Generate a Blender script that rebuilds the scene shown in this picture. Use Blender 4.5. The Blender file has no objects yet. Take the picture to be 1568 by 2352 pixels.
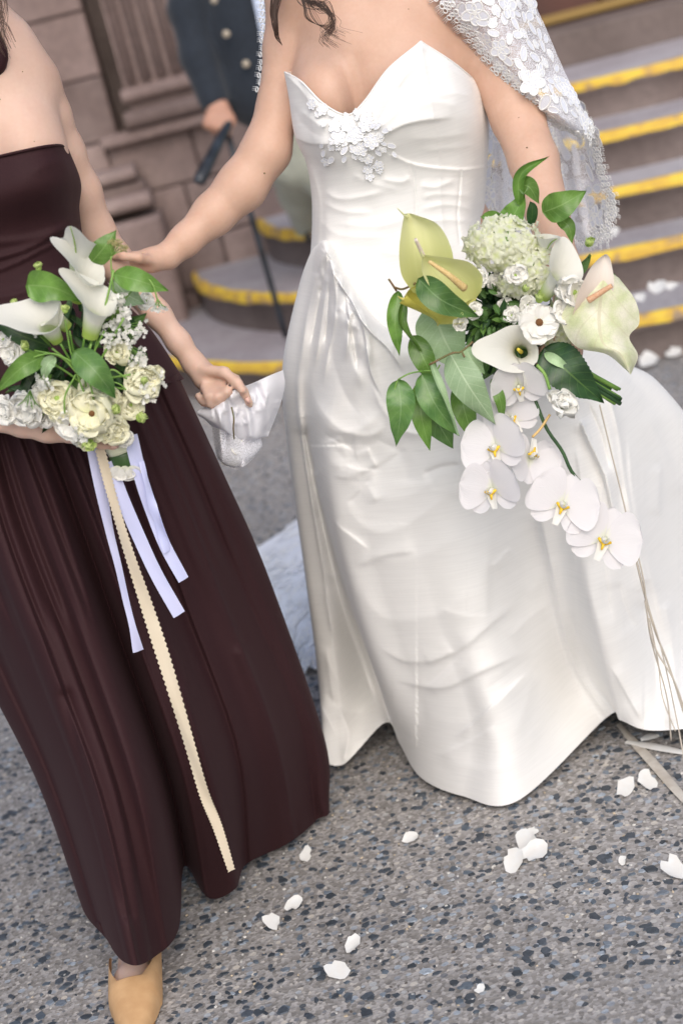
import bpy, math, random
import numpy as np
from mathutils import Matrix, Vector
rnd = random.Random(7)
rad = math.radians
# ------------------------------------------------------------------ camera, sky, sun
SC = bpy.context.scene
COL = SC.collection
FPX, PITCH, ROLL, CH = 4000.0, rad(17), rad(14.5), 1.4          # focal length in 1/2352 of the picture height, metres
FW = np.array([0, math.cos(PITCH), -math.sin(PITCH)])
R0 = np.array([1., 0, 0]); U0 = np.array([0, math.sin(PITCH), math.cos(PITCH)])
RC = math.cos(ROLL)*R0 - math.sin(ROLL)*U0
UC = math.sin(ROLL)*R0 + math.cos(ROLL)*U0
CP = np.array([0, 0, CH])
cam_d = bpy.data.cameras.new('camera'); cam = bpy.data.objects.new('camera', cam_d); COL.objects.link(cam)
mw = Matrix.Identity(4)
for i in range(3):
    mw[i][0], mw[i][1], mw[i][2], mw[i][3] = RC[i], UC[i], -FW[i], CP[i]
cam.matrix_world = mw
cam_d.sensor_fit = 'VERTICAL'; cam_d.sensor_height = 36; cam_d.sensor_width = 24
cam_d.lens = 36*FPX/2352
cam_d.clip_end = 200; cam_d.clip_start = .05
cam_d.dof.use_dof = True; cam_d.dof.focus_distance = 2.62; cam_d.dof.aperture_fstop = 3.4
SC.camera = cam
W = bpy.data.worlds.new("World"); SC.world = W; W.use_nodes = True
SUN_EL, SUN_ROT = rad(40), rad(174)
nt = W.node_tree; bgn = nt.nodes['Background']; sky = nt.nodes.new('ShaderNodeTexSky')
sky.sky_type = 'NISHITA'; sky.sun_disc = False; sky.sun_elevation = SUN_EL; sky.sun_rotation = SUN_ROT
sky.air_density = 1.0; sky.dust_density = 3.0; sky.ozone_density = 1.0
nt.links.new(sky.outputs[0], bgn.inputs[0]); bgn.inputs[1].default_value = .12
sl = bpy.data.lights.new('sun', 'SUN'); sl.energy = 1.35; sl.angle = rad(60); sl.color = (1, .98, .95)
so = bpy.data.objects.new('sun', sl); COL.objects.link(so)
sd = Vector((math.sin(SUN_ROT)*math.cos(SUN_EL), math.cos(SUN_ROT)*math.cos(SUN_EL), math.sin(SUN_EL)))
so.rotation_euler = sd.to_track_quat('Z', 'Y').to_euler(); so.location = (0, 0, 8)
vs = SC.view_settings; vs.view_transform = 'Standard'; vs.look = 'None'; vs.gamma = 1; vs.use_curve_mapping = False
vs.exposure = 0.40
SC.cycles.max_bounces = 8; SC.cycles.transparent_max_bounces = 16
# ------------------------------------------------------------------ points seen at a picture position, at a given distance
def P(x, y, Y):
    x = np.asarray(x, float); y = np.asarray(y, float); Y = np.asarray(Y, float)
    d = FPX*FW + (x-784)[..., None]*RC - (y-1176)[..., None]*UC
    t = Y/d[..., 1]
    return d*t[..., None] + CP
def G(x, y, z=0.):
    d = FPX*FW + (x-784)*RC - (y-1176)*UC
    return d*((z-CH)/d[2]) + CP
def proj(p):
    q = np.asarray(p) - CP
    zc = q@FW
    return 784 + FPX*(q@RC)/zc, 1176 - FPX*(q@UC)/zc, zc
def PR(x, y, Y, r):
    p = P(x, y, Y); zc = (p-CP)@FW
    return p, r*zc/FPX
def V(*a): return np.array(a, float)
def nrm(v): v = np.asarray(v, float); return v/(np.linalg.norm(v)+1e-12)
def face(a=0., b=0., c=1.):            # a direction: c towards the viewer, a to the right, b up
    return nrm(-c*FW + a*RC + b*UC)
# ------------------------------------------------------------------ objects
WORLD = {}
def link(o, parent=None, m=None):
    COL.objects.link(o)
    m = m or Matrix.Identity(4)
    if parent is not None:
        o.parent = parent; o.matrix_parent_inverse = WORLD[parent.name].inverted()
    o.matrix_basis = m
    WORLD[o.name] = m
    return o
def thing(name, label, cat, loc, group=None):
    o = bpy.data.objects.new(name, None); o.empty_display_size = .05
    link(o, None, Matrix.Translation(Vector([float(c) for c in loc])))
    o['label'] = label; o['category'] = cat
    if group: o['group'] = group
    return o
def tag(o, label=None, cat=None, group=None, kind=None):
    for k, v in (('label', label), ('category', cat), ('group', group), ('kind', kind)):
        if v: o[k] = v
    return o
def mkmesh(name, verts, faces, mat=None, uv=None, smooth=True, mats=None, fmat=None):
    me = bpy.data.meshes.new(name)
    verts = np.asarray(verts, dtype=np.float32).reshape(-1, 3)
    me.from_pydata(verts.tolist(), [], faces if isinstance(faces, list) else faces.tolist())
    for m_ in (mats or ([mat] if mat else [])): me.materials.append(m_)
    if fmat is not None: me.polygons.foreach_set('material_index', fmat)
    if uv is not None:
        ul = me.uv_layers.new(name='uv')
        li = np.empty(len(me.loops), dtype=np.int32); me.loops.foreach_get('vertex_index', li)
        ul.data.foreach_set('uv', np.asarray(uv, dtype=np.float32)[li].ravel())
    if smooth: me.polygons.foreach_set('use_smooth', np.ones(len(me.polygons), dtype=bool))
    me.update()
    return me
def ob(name, me, parent=None, m=None):
    return link(bpy.data.objects.new(name, me), parent, m)
def gridfaces(nr, nc, wrap=False):
    i, j = np.meshgrid(np.arange(nr-1), np.arange(nc if wrap else nc-1), indexing='ij')
    j2 = (j+1) % nc
    return np.stack([i*nc+j, i*nc+j2, (i+1)*nc+j2, (i+1)*nc+j], -1).reshape(-1, 4)
def crw(k, n, closed=False):           # Catmull-Rom weights: n samples over k points
    Wt = np.zeros((n, k))
    for a in range(n):
        t = a/n*k if closed else a/(n-1)*(k-1)
        i = int(math.floor(t)); 
        if not closed: i = min(i, k-2)
        f = t-i
        w = (-.5*f**3+f*f-.5*f, 1.5*f**3-2.5*f*f+1, -1.5*f**3+2*f*f+.5*f, .5*f**3-.5*f*f)
        for q, ww in zip((i-1, i, i+1, i+2), w):
            if closed: Wt[a, q % k] += ww
            elif q < 0: Wt[a, 0] += 2*ww; Wt[a, 1] -= ww
            elif q >= k: Wt[a, k-1] += 2*ww; Wt[a, k-2] -= ww
            else: Wt[a, q] += ww
    return Wt
def cr(pts, n, closed=False):
    pts = np.asarray(pts, float); return crw(len(pts), n, closed)@pts
def px_path(pts): return np.array([P(x, y, Y) for x, y, Y in pts])
def disp_folds(vv, folds):
    """Cloth relief: push the cloth out or in along soft lines given where they run."""
    x, y, zc = proj(vv)
    dsum = np.zeros(len(vv))
    for f in folds:
        pl, w, amp = f[0], f[1], f[2]; mode = f[3] if len(f) > 3 else 'g'
        pl = cr(np.array(pl, float), max(8, 4*len(pl))) if len(pl) > 2 else np.array(pl, float)
        mn = pl.min(0)-3*w; mx = pl.max(0)+3*w
        idx = np.where((x > mn[0]) & (x < mx[0]) & (y > mn[1]) & (y < mx[1]))[0]
        if len(idx) == 0: continue
        X = x[idx]; Yy = y[idx]
        best = np.full(len(idx), 1e9); sg = np.ones(len(idx)); tt = np.zeros(len(idx))
        ns = len(pl)-1
        for s in range(ns):
            a, b = pl[s], pl[s+1]; ab = b-a; L2 = ab@ab+1e-9
            t = np.clip(((X-a[0])*ab[0]+(Yy-a[1])*ab[1])/L2, 0, 1)
            dx = X-a[0]-t*ab[0]; dy = Yy-a[1]-t*ab[1]
            d = np.hypot(dx, dy); m = d < best
            best[m] = d[m]; sg[m] = np.sign(ab[0]*dy-ab[1]*dx)[m]; tt[m] = ((s+t)/ns)[m]
        tap = np.clip(np.minimum(tt/.22, (1-tt)/.22), 0, 1)
        if 'o' in mode: tap = np.clip((1-tt)/.22, 0, 1)    # open at the start
        if 'e' in mode: tap = np.clip(tt/.22, 0, 1)        # open at the end
        if 'b' in mode: tap = np.ones_like(tt)
        tap = tap*tap*(3-2*tap)
        w1 = np.full(len(idx), float(w))
        if 'r' in mode: w1 = np.where(sg > 0, w*.3, w*1.5)  # steep on one side
        if 'l' in mode: w1 = np.where(sg < 0, w*.3, w*1.5)
        dsum[idx] += amp*(np.exp(-(np.sqrt(best**2+(.22*w1)**2)-.22*w1)/w1) if 'c' in mode else np.exp(-(best/w1)**2))*tap
    dirs = CP-vv; dirs /= np.linalg.norm(dirs, axis=1)[:, None]
    return vv + dirs*dsum[:, None]
def loft(name, rows, nr, nc, mat, parent=None, folds=(), back=None, closed_rows=None, shift=0.):
    """rows: world control points (rows x cols x 3); back = depth: close round the back"""
    C = np.asarray(rows, float)
    if back is not None:
        bk = back if hasattr(back, '__len__') else [back]*len(C)
        ext = []
        for row, b in zip(C, bk):
            L, Rr = row[0], row[-1]
            c1 = Rr*.8+L*.2+V(0, b*.8, 0); c2 = .5*(Rr+L)+V(0, b, 0); c3 = Rr*.2+L*.8+V(0, b*.8, 0)
            ext.append(np.vstack([row, c1, c2, c3]))
        C = np.array(ext)
        Wc = crw(C.shape[1], nc, True)
    else: Wc = crw(C.shape[1], nc)
    Wr = crw(C.shape[0], nr)
    g = np.einsum('ai,bj,ijk->abk', Wr, Wc, C).reshape(-1, 3)
    if len(folds): g = disp_folds(g, folds)
    if shift: 
        d = CP-g; g = g+shift*d/np.linalg.norm(d, axis=1)[:, None]
    uu = np.stack(np.meshgrid(np.linspace(0, 1, nr), np.linspace(0, 1, nc), indexing='ij'), -1).reshape(-1, 2)[:, ::-1]
    me = mkmesh(name, g, gridfaces(nr, nc, back is not None), mat, uv=uu)
    return ob(name, me, parent)
def tube_vf(path, radii, ns=8, cap=True, off=0):
    path = np.asarray(path, float); n = len(path)
    radii = np.full(n, radii) if np.isscalar(radii) else np.asarray(radii, float)
    t = np.gradient(path, axis=0); t /= np.linalg.norm(t, axis=1)[:, None]+1e-12
    up = V(0, 0, 1) if abs(t[0][2]) < .9 else V(0, 1, 0)
    vs_, u = [], nrm(np.cross(t[0], up))
    for i in range(n):
        u = nrm(u - t[i]*(u@t[i])); w = np.cross(t[i], u)
        a = np.arange(ns)*2*math.pi/ns
        vs_.append(path[i]+radii[i]*(np.cos(a)[:, None]*u+np.sin(a)[:, None]*w))
    v = np.vstack(vs_); f = (gridfaces(n, ns, True)+off).tolist()
    if cap: f += [[off+i for i in range(ns)][::-1], [off+(n-1)*ns+i for i in range(ns)]]
    return v, f
def tube(name, path, radii, mat, parent=None, ns=8, n=None):
    path = np.asarray(path, float)
    if n:
        radii = cr(np.asarray(radii, float)[:, None], n)[:, 0] if not np.isscalar(radii) else radii
        path = cr(path, n)
    v, f = tube_vf(path, radii, ns)
    return ob(name, mkmesh(name, v, f, mat), parent)
class MB:                              # collects shapes into one mesh
    def __init__(s): s.v, s.f, s.n, s.uv = [], [], 0, []
    def add(s, v, f, uv=None):
        v = np.asarray(v, float).reshape(-1, 3); f = f if isinstance(f, list) else f.tolist()
        s.f += [[i+s.n for i in q] for q in f]; s.v.append(v); s.n += len(v)
        s.uv.append(uv if uv is not None else np.zeros((len(v), 2)))
    def tube(s, path, r, ns=6, n=None):
        if n: path = cr(path, n)
        s.add(*tube_vf(path, r, ns))
    def mesh(s, name, mat, smooth=True): return mkmesh(name, np.vstack(s.v), s.f, mat, uv=np.vstack(s.uv), smooth=smooth)
    def build(s, name, mat, parent=None, smooth=True): return ob(name, s.mesh(name, mat, smooth), parent)
def box_vf(x0, x1, y0, y1, z0, z1, bev=0.):
    b = bev
    if b <= 0:
        v = [(x, y, z) for x in (x0, x1) for y in (y0, y1) for z in (z0, z1)]
        f = [[0, 1, 3, 2], [4, 6, 7, 5], [0, 4, 5, 1], [2, 3, 7, 6], [0, 2, 6, 4], [1, 5, 7, 3]]
        return v, f
    # a box whose front (low y) edges are chamfered
    v = [(x0, y1, z0), (x1, y1, z0), (x1, y1, z1), (x0, y1, z1), (x0, y0+b, z0), (x1, y0+b, z0), (x1, y0+b, z1), (x0, y0+b, z1),
         (x0+b, y0, z0+b), (x1-b, y0, z0+b), (x1-b, y0, z1-b), (x0+b, y0, z1-b)]
    f = [[0, 3, 2, 1], [0, 1, 5, 4], [1, 2, 6, 5], [2, 3, 7, 6], [3, 0, 4, 7], [4, 5, 9, 8], [5, 6, 10, 9], [6, 7, 11, 10], [7, 4, 8, 11], [8, 9, 10, 11]]
    return v, f
# ------------------------------------------------------------------ smooth bodies: distance field + surface nets
def smin(a, b, k):
    h = np.clip(.5+.5*(b-a)/k, 0, 1); return b+(a-b)*h-k*h*(1-h)
class Body:
    def __init__(s): s.pr = []
    def cone(s, a, ra, b, rb, k=.012): s.pr.append(('c', V(*a), ra, V(*b), rb, k))
    def chain(s, pts, k=.012):         # pts: (px,py,Y,rpx)
        q = [PR(*p) for p in pts]
        for (a, ra), (b, rb) in zip(q, q[1:]): s.cone(a, ra, b, rb, k)
    def ell(s, c, r, k=.02, axes=None, sub=False): s.pr.append(('e', V(*c), V(*r), k, axes, sub))
    def build(s, name, h, mat, parent=None):
        lo, hi = V(9, 9, 9), V(-9, -9, -9)
        for p in s.pr:
            if p[0] == 'c':
                for c, r in ((p[1], p[2]), (p[3], p[4])): lo = np.minimum(lo, c-r); hi = np.maximum(hi, c+r)
            elif not p[5]: lo = np.minimum(lo, p[1]-p[2].max()); hi = np.maximum(hi, p[1]+p[2].max())
        lo -= 3*h; hi += 3*h
        n = np.ceil((hi-lo)/h).astype(int)+1
        F = np.full(tuple(n), 1., dtype=np.float32)
        ax = [lo[i]+h*np.arange(n[i]) for i in range(3)]
        for p in s.pr:
            if p[0] == 'c':
                a, ra, b, rb, k = p[1:]; m = k*2+3*h
                l = np.minimum(a-ra, b-rb)-m; u = np.maximum(a+ra, b+rb)+m
            else:
                c, r, k, axes, sub = p[1:]; m = k*2+3*h
                l = c-r.max()-m; u = c+r.max()+m
            i0 = np.clip(((l-lo)/h).astype(int), 0, n-1); i1 = np.clip(((u-lo)/h).astype(int)+2, 1, n)
            sl_ = tuple(slice(i0[q], i1[q]) for q in range(3))
            X = ax[0][sl_[0]][:, None, None]; Y_ = ax[1][sl_[1]][None, :, None]; Z = ax[2][sl_[2]][None, None, :]
            if p[0] == 'c':
                d = b-a; L2 = d@d+1e-12
                t = np.clip(((X-a[0])*d[0]+(Y_-a[1])*d[1]+(Z-a[2])*d[2])/L2, 0, 1)
                D = np.sqrt((X-a[0]-t*d[0])**2+(Y_-a[1]-t*d[1])**2+(Z-a[2]-t*d[2])**2)-(ra+(rb-ra)*t)
                F[sl_] = smin(F[sl_], D, k)
            else:
                q = (X-c[0], Y_-c[1], Z-c[2])
                if axes is not None: q = tuple(q[0]*e[0]+q[1]*e[1]+q[2]*e[2] for e in axes)
                kk = np.sqrt((q[0]/r[0])**2+(q[1]/r[1])**2+(q[2]/r[2])**2)
                k1 = np.sqrt((q[0]/r[0]**2)**2+(q[1]/r[1]**2)**2+(q[2]/r[2]**2)**2)+1e-9
                D = kk*(kk-1)/k1
                F[sl_] = -smin(-F[sl_], D, k) if sub else smin(F[sl_], D, k)
        S = F < 0
        c = [(i, j, k_) for i in (0, 1) for j in (0, 1) for k_ in (0, 1)]
        def cs(A, o): return A[o[0]:A.shape[0]-1+o[0], o[1]:A.shape[1]-1+o[1], o[2]:A.shape[2]-1+o[2]]
        cnt = sum(cs(S, o).astype(np.int8) for o in c)
        act = np.argwhere((cnt > 0) & (cnt < 8))
        idx = np.full(cnt.shape, -1, dtype=np.int32); idx[tuple(act.T)] = np.arange(len(act))
        vals = {o: F[act[:, 0]+o[0], act[:, 1]+o[1], act[:, 2]+o[2]] for o in c}
        acc = np.zeros((len(act), 3)); num = np.zeros(len(act))
        for o in c:
            for d in range(3):
                if o[d] == 0:
                    o2 = list(o); o2[d] = 1; o2 = tuple(o2)
                    va, vb = vals[o], vals[o2]; m = (va < 0) != (vb < 0)
                    t = np.where(m, va/(va-vb+1e-12), 0)
                    pt = np.tile(np.array(o, float), (len(act), 1)); pt[:, d] = t
                    acc[m] += pt[m]; num[m] += 1
        vv = lo+h*(act+acc/num[:, None])
        fs = []
        for d in range(3):
            e1, e2 = [(1, 2), (2, 0), (0, 1)][d]
            A = S; s0 = [slice(None)]*3; s1 = [slice(None)]*3; s0[d] = slice(0, -1); s1[d] = slice(1, None)
            ch = np.argwhere(A[tuple(s0)] != A[tuple(s1)])
            ch = ch[(ch[:, e1] > 0) & (ch[:, e2] > 0) & (ch[:, e1] < n[e1]-1) & (ch[:, e2] < n[e2]-1)]
            ins = A[tuple(s0)][tuple(ch.T)]
            def cell(a, b):
                q = ch.copy(); q[:, e1] -= a; q[:, e2] -= b; return idx[tuple(q.T)]
            Q = np.stack([cell(1, 1), cell(0, 1), cell(0, 0), cell(1, 0)], 1)
            Q[~ins] = Q[~ins][:, ::-1]
            fs.append(Q[(Q >= 0).all(1)])
        return ob(name, mkmesh(name, vv, np.vstack(fs), mat), parent)
# ------------------------------------------------------------------ materials
def newmat(name):
    m = bpy.data.materials.new(name); m.use_nodes = True
    return m, m.node_tree.nodes, m.node_tree.links, m.node_tree.nodes['Principled BSDF']
def rgba(c): return (*c, 1)
def srgb(r, g, b):
    f = lambda c: c/12.92 if c <= .04045 else ((c+.055)/1.055)**2.4
    return tuple(f(v/255) for v in (r, g, b))
def nz(N, L, scale, detail=3, coord='Object', vec=None, stretch=None, dist=0.):
    t = N.new('ShaderNodeTexNoise'); t.inputs['Scale'].default_value = scale; t.inputs['Detail'].default_value = detail
    t.inputs['Distortion'].default_value = dist
    tc = N.new('ShaderNodeTexCoord'); mp = N.new('ShaderNodeMapping')
    if stretch: mp.inputs['Scale'].default_value = stretch
    L.new(tc.outputs[coord], mp.inputs[0]); L.new(mp.outputs[0], t.inputs['Vector'])
    return t
def ramp(N, L, src, stops):
    r = N.new('ShaderNodeValToRGB'); L.new(src, r.inputs[0]); e = r.color_ramp.elements
    while len(e) < len(stops): e.new(.5)
    for q, (p_, c_) in zip(e, stops): q.position = p_; q.color = rgba(c_) if len(c_) == 3 else c_
    return r
def mix(N, L, f, a, b, mode='MIX'):
    m = N.new('ShaderNodeMix'); m.data_type = 'RGBA'; m.blend_type = mode
    for s, v in ((0, f), (6, a), (7, b)):
        if hasattr(v, 'links'): L.new(v, m.inputs[s])
        else: m.inputs[s].default_value = v if s == 0 else rgba(v)
    return m.outputs[2]
def math_(N, L, op, a, b=0., c=None):
    m = N.new('ShaderNodeMath'); m.operation = op
    for s, v in ((0, a), (1, b), (2, c)):
        if v is None: continue
        if hasattr(v, 'links'): L.new(v, m.inputs[s])
        else: m.inputs[s].default_value = v
    return m.outputs[0]
def bump(N, L, B, h, strength=.2, dist=.002, prev=None):
    b = N.new('ShaderNodeBump'); b.inputs['Strength'].default_value = strength; b.inputs['Distance'].default_value = dist
    L.new(h, b.inputs['Height'])
    if prev: L.new(prev, b.inputs['Normal'])
    L.new(b.outputs[0], B.inputs['Normal']); return b.outputs[0]
def M(name, col, rough=.5, col2=None, scale=8, bmp=None, sheen=0., metal=0., sss=0., trans=0., spec=None, stretch=None):
    m, N, L, B = newmat(name)
    B.inputs['Base Color'].default_value = rgba(col); B.inputs['Roughness'].default_value = rough
    B.inputs['Metallic'].default_value = metal
    if spec is not None: B.inputs['Specular IOR Level'].default_value = spec
    if sheen: B.inputs['Sheen Weight'].default_value = sheen; B.inputs['Sheen Roughness'].default_value = .5
    if sss:
        B.inputs['Subsurface Weight'].default_value = sss; B.inputs['Subsurface Scale'].default_value = .008
        B.inputs['Subsurface Radius'].default_value = (1, .45, .25)
    if col2:
        t = nz(N, L, scale, 4, stretch=stretch); r = ramp(N, L, t.outputs[0], [(.35, col), (.65, col2)])
        L.new(r.outputs[0], B.inputs['Base Color'])
    if bmp: 
        t2 = nz(N, L, bmp[0], 4, stretch=stretch); bump(N, L, B, t2.outputs[0], bmp[1], bmp[2] if len(bmp) > 2 else .002)
    if trans:
        out = N['Material Output']; tr = N.new('ShaderNodeBsdfTranslucent'); ms = N.new('ShaderNodeMixShader')
        ms.inputs[0].default_value = trans
        if col2: L.new(r.outputs[0], tr.inputs[0])
        else: tr.inputs[0].default_value = rgba(col)
        L.new(B.outputs[0], ms.inputs[1]); L.new(tr.outputs[0], ms.inputs[2]); L.new(ms.outputs[0], out.inputs[0])
    return m
def skin_mat(name, c1, c2):
    m, N, L, B = newmat(name)
    t = nz(N, L, 16, 5, dist=.3); t2 = nz(N, L, 160, 4)
    r = ramp(N, L, t.outputs[0], [(.3, c1), (.7, c2)])
    c = mix(N, L, math_(N, L, 'MULTIPLY', t2.outputs[0], .30), r.outputs[0], tuple(v*f for v, f in zip(c1, (.80, .62, .58))))
    L.new(c, B.inputs['Base Color']); B.inputs['Roughness'].default_value = .5
    B.inputs['Specular IOR Level'].default_value = .35
    B.inputs['Subsurface Weight'].default_value = .25; B.inputs['Subsurface Scale'].default_value = .01
    B.inputs['Subsurface Radius'].default_value = (1, .4, .2)
    t3 = nz(N, L, 700, 3); bump(N, L, B, t3.outputs[0], .12, .0006)
    return m
def satin_mat():
    m, N, L, B = newmat('ivory_silk')
    t = nz(N, L, 3, 3); r = ramp(N, L, t.outputs[0], [(.3, (.82, .81, .785)), (.7, (.845, .84, .83))])
    # slubs: fine threads running across the cloth
    s = nz(N, L, 60, 4, stretch=(.25, .25, 7)); sr = ramp(N, L, s.outputs[0], [(.35, (.965,)*3), (.6, (1,)*3)])
    c = mix(N, L, 1., r.outputs[0], sr.outputs[0], 'MULTIPLY')
    L.new(c, B.inputs['Base Color']); B.inputs['Roughness'].default_value = .75; B.inputs['Specular IOR Level'].default_value = .18
    B.inputs['Sheen Weight'].default_value = .25; B.inputs['Sheen Roughness'].default_value = .4
    b1 = bump(N, L, B, s.outputs[0], .12, .001)
    w = nz(N, L, 14, 4, stretch=(1, 1, 1.6), dist=.6); bump(N, L, B, w.outputs[0], .12, .004, b1)
    return m
def crepe_mat():
    m, N, L, B = newmat('burgundy_crepe')
    t = nz(N, L, 900, 2); r = ramp(N, L, t.outputs[0], [(.3, (.025, .0095, .0115)), (.7, (.039, .015, .0175))])
    L.new(r.outputs[0], B.inputs['Base Color']); B.inputs['Roughness'].default_value = .7
    B.inputs['Specular IOR Level'].default_value = .16
    B.inputs['Sheen Weight'].default_value = .03; B.inputs['Sheen Roughness'].default_value = .4; B.inputs['Sheen Tint'].default_value = (.9, .55, .6, 1)
    b1 = bump(N, L, B, t.outputs[0], .15, .0004)
    w = nz(N, L, 9, 3, stretch=(1, 1, .5), dist=.4); bump(N, L, B, w.outputs[0], .2, .006, b1)
    return m
def leaf_mat(name, c1, c2, vein, rough=.38, veins=7, trans=.25, vs_=.5):
    """u runs -1..1 across (stored 0..1), v along the blade"""
    m, N, L, B = newmat(name)
    tc = N.new('ShaderNodeTexCoord'); sp = N.new('ShaderNodeSeparateXYZ'); L.new(tc.outputs['UV'], sp.inputs[0])
    au = math_(N, L, 'ABSOLUTE', math_(N, L, 'MULTIPLY_ADD', sp.outputs[0], 2., -1.))
    mid = math_(N, L, 'LESS_THAN', au, .045)
    ph = math_(N, L, 'FRACT', math_(N, L, 'SUBTRACT', math_(N, L, 'MULTIPLY', sp.outputs[1], float(veins)), math_(N, L, 'MULTIPLY', au, 1.5)))
    sv = math_(N, L, 'LESS_THAN', math_(N, L, 'ABSOLUTE', math_(N, L, 'SUBTRACT', ph, .5)), .045)
    vn = math_(N, L, 'MAXIMUM', mid, math_(N, L, 'MULTIPLY', sv, .45))
    t = nz(N, L, 45, 3); r = ramp(N, L, t.outputs[0], [(.3, c1), (.7, c2)])
    oi = N.new('ShaderNodeObjectInfo')
    hv = N.new('ShaderNodeHueSaturation'); L.new(r.outputs[0], hv.inputs['Color'])
    L.new(math_(N, L, 'MULTIPLY_ADD', oi.outputs['Random'], .5, .78), hv.inputs['Value'])
    vo = N.new('ShaderNodeTexVoronoi'); vo.feature = 'DISTANCE_TO_EDGE'; vo.inputs['Scale'].default_value = 260
    L.new(tc.outputs['Object'], vo.inputs['Vector'])
    ret = ramp(N, L, vo.outputs[0], [(0, (.85,)*3), (.12, (1,)*3)])
    cc = mix(N, L, .6, hv.outputs[0], ret.outputs[0], 'MULTIPLY')
    c = mix(N, L, math_(N, L, 'MULTIPLY', vn, vs_), cc, vein)
    L.new(c, B.inputs['Base Color']); B.inputs['Roughness'].default_value = rough
    hh = math_(N, L, 'MULTIPLY', math_(N, L, 'SUBTRACT', 1., vn), 1.)
    n1 = bump(N, L, B, hh, .35, .0012); bump(N, L, B, t.outputs[0], .3, .004, n1)
    out = N['Material Output']; tr = N.new('ShaderNodeBsdfTranslucent'); ms = N.new('ShaderNodeMixShader'); ms.inputs[0].default_value = trans
    L.new(c, tr.inputs[0]); L.new(B.outputs[0], ms.inputs[1]); L.new(tr.outputs[0], ms.inputs[2]); L.new(ms.outputs[0], out.inputs[0])
    return m
def petal_mat(name, tip, base, edge0=.25, edge1=.6, rough=.5, trans=.3, streak=0.):
    """v = 0 at the base of the petal, 1 at its rim"""
    m, N, L, B = newmat(name)
    tc = N.new('ShaderNodeTexCoord'); sp = N.new('ShaderNodeSeparateXYZ'); L.new(tc.outputs['UV'], sp.inputs[0])
    t = nz(N, L, 30, 2); v = math_(N, L, 'ADD', sp.outputs[1], math_(N, L, 'MULTIPLY_ADD', t.outputs[0], .12, -.06))
    if streak:
        st = nz(N, L, 22, 2, coord='UV', stretch=(1, .08, 1)); v = math_(N, L, 'ADD', v, math_(N, L, 'MULTIPLY_ADD', st.outputs[0], streak, -streak/2))
    r = ramp(N, L, v, [(edge0, base), (edge1, tip)])
    L.new(r.outputs[0], B.inputs['Base Color']); B.inputs['Roughness'].default_value = rough
    st2 = nz(N, L, 30, 3, coord='UV', stretch=(1.2, .12, 1)); bump(N, L, B, st2.outputs[0], .25, .002)
    out = N['Material Output']; tr = N.new('ShaderNodeBsdfTranslucent'); ms = N.new('ShaderNodeMixShader'); ms.inputs[0].default_value = trans
    L.new(r.outputs[0], tr.inputs[0]); L.new(B.outputs[0], ms.inputs[1]); L.new(tr.outputs[0], ms.inputs[2]); L.new(ms.outputs[0], out.inputs[0])
    return m
def alpha_mat(name, col, lo, hi, scale, rough=.7):
    m, N, L, B = newmat(name)
    B.inputs['Base Color'].default_value = rgba(col); B.inputs['Roughness'].default_value = rough
    vo = N.new('ShaderNodeTexVoronoi'); vo.feature = 'DISTANCE_TO_EDGE'; vo.inputs['Scale'].default_value = scale
    tc = N.new('ShaderNodeTexCoord'); L.new(tc.outputs['Object'], vo.inputs['Vector'])
    r = ramp(N, L, vo.outputs[0], [(.05, (hi,)*3), (.22, (lo,)*3)])
    L.new(r.outputs[0], B.inputs['Alpha'])
    return m
def stone_mat(name, c1, c2, c3, rough=.85):
    m, N, L, B = newmat(name)
    t = nz(N, L, 2.2, 5); t2 = nz(N, L, 35, 4)
    r = ramp(N, L, t.outputs[0], [(.3, c1), (.5, c2), (.72, c3)])
    oi = N.new('ShaderNodeObjectInfo'); hv = N.new('ShaderNodeHueSaturation'); L.new(r.outputs[0], hv.inputs['Color'])
    L.new(math_(N, L, 'MULTIPLY_ADD', oi.outputs['Random'], .35, .82), hv.inputs['Value'])
    c = mix(N, L, .35, hv.outputs[0], ramp(N, L, t2.outputs[0], [(.3, (.6,)*3), (.7, (1.3,)*3)]).outputs[0], 'MULTIPLY')
    L.new(c, B.inputs['Base Color']); B.inputs['Roughness'].default_value = rough
    bump(N, L, B, t2.outputs[0], .4, .006)
    return m
def paint_mat():
    m, N, L, B = newmat('yellow_paint')
    t = nz(N, L, 14, 5, dist=.4); r = ramp(N, L, t.outputs[0], [(.36, (.30, .22, .15)), (.44, (.60, .36, .05)), (.62, (.74, .52, .05))])
    L.new(r.outputs[0], B.inputs['Base Color']); B.inputs['Roughness'].default_value = .6
    return m
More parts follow.
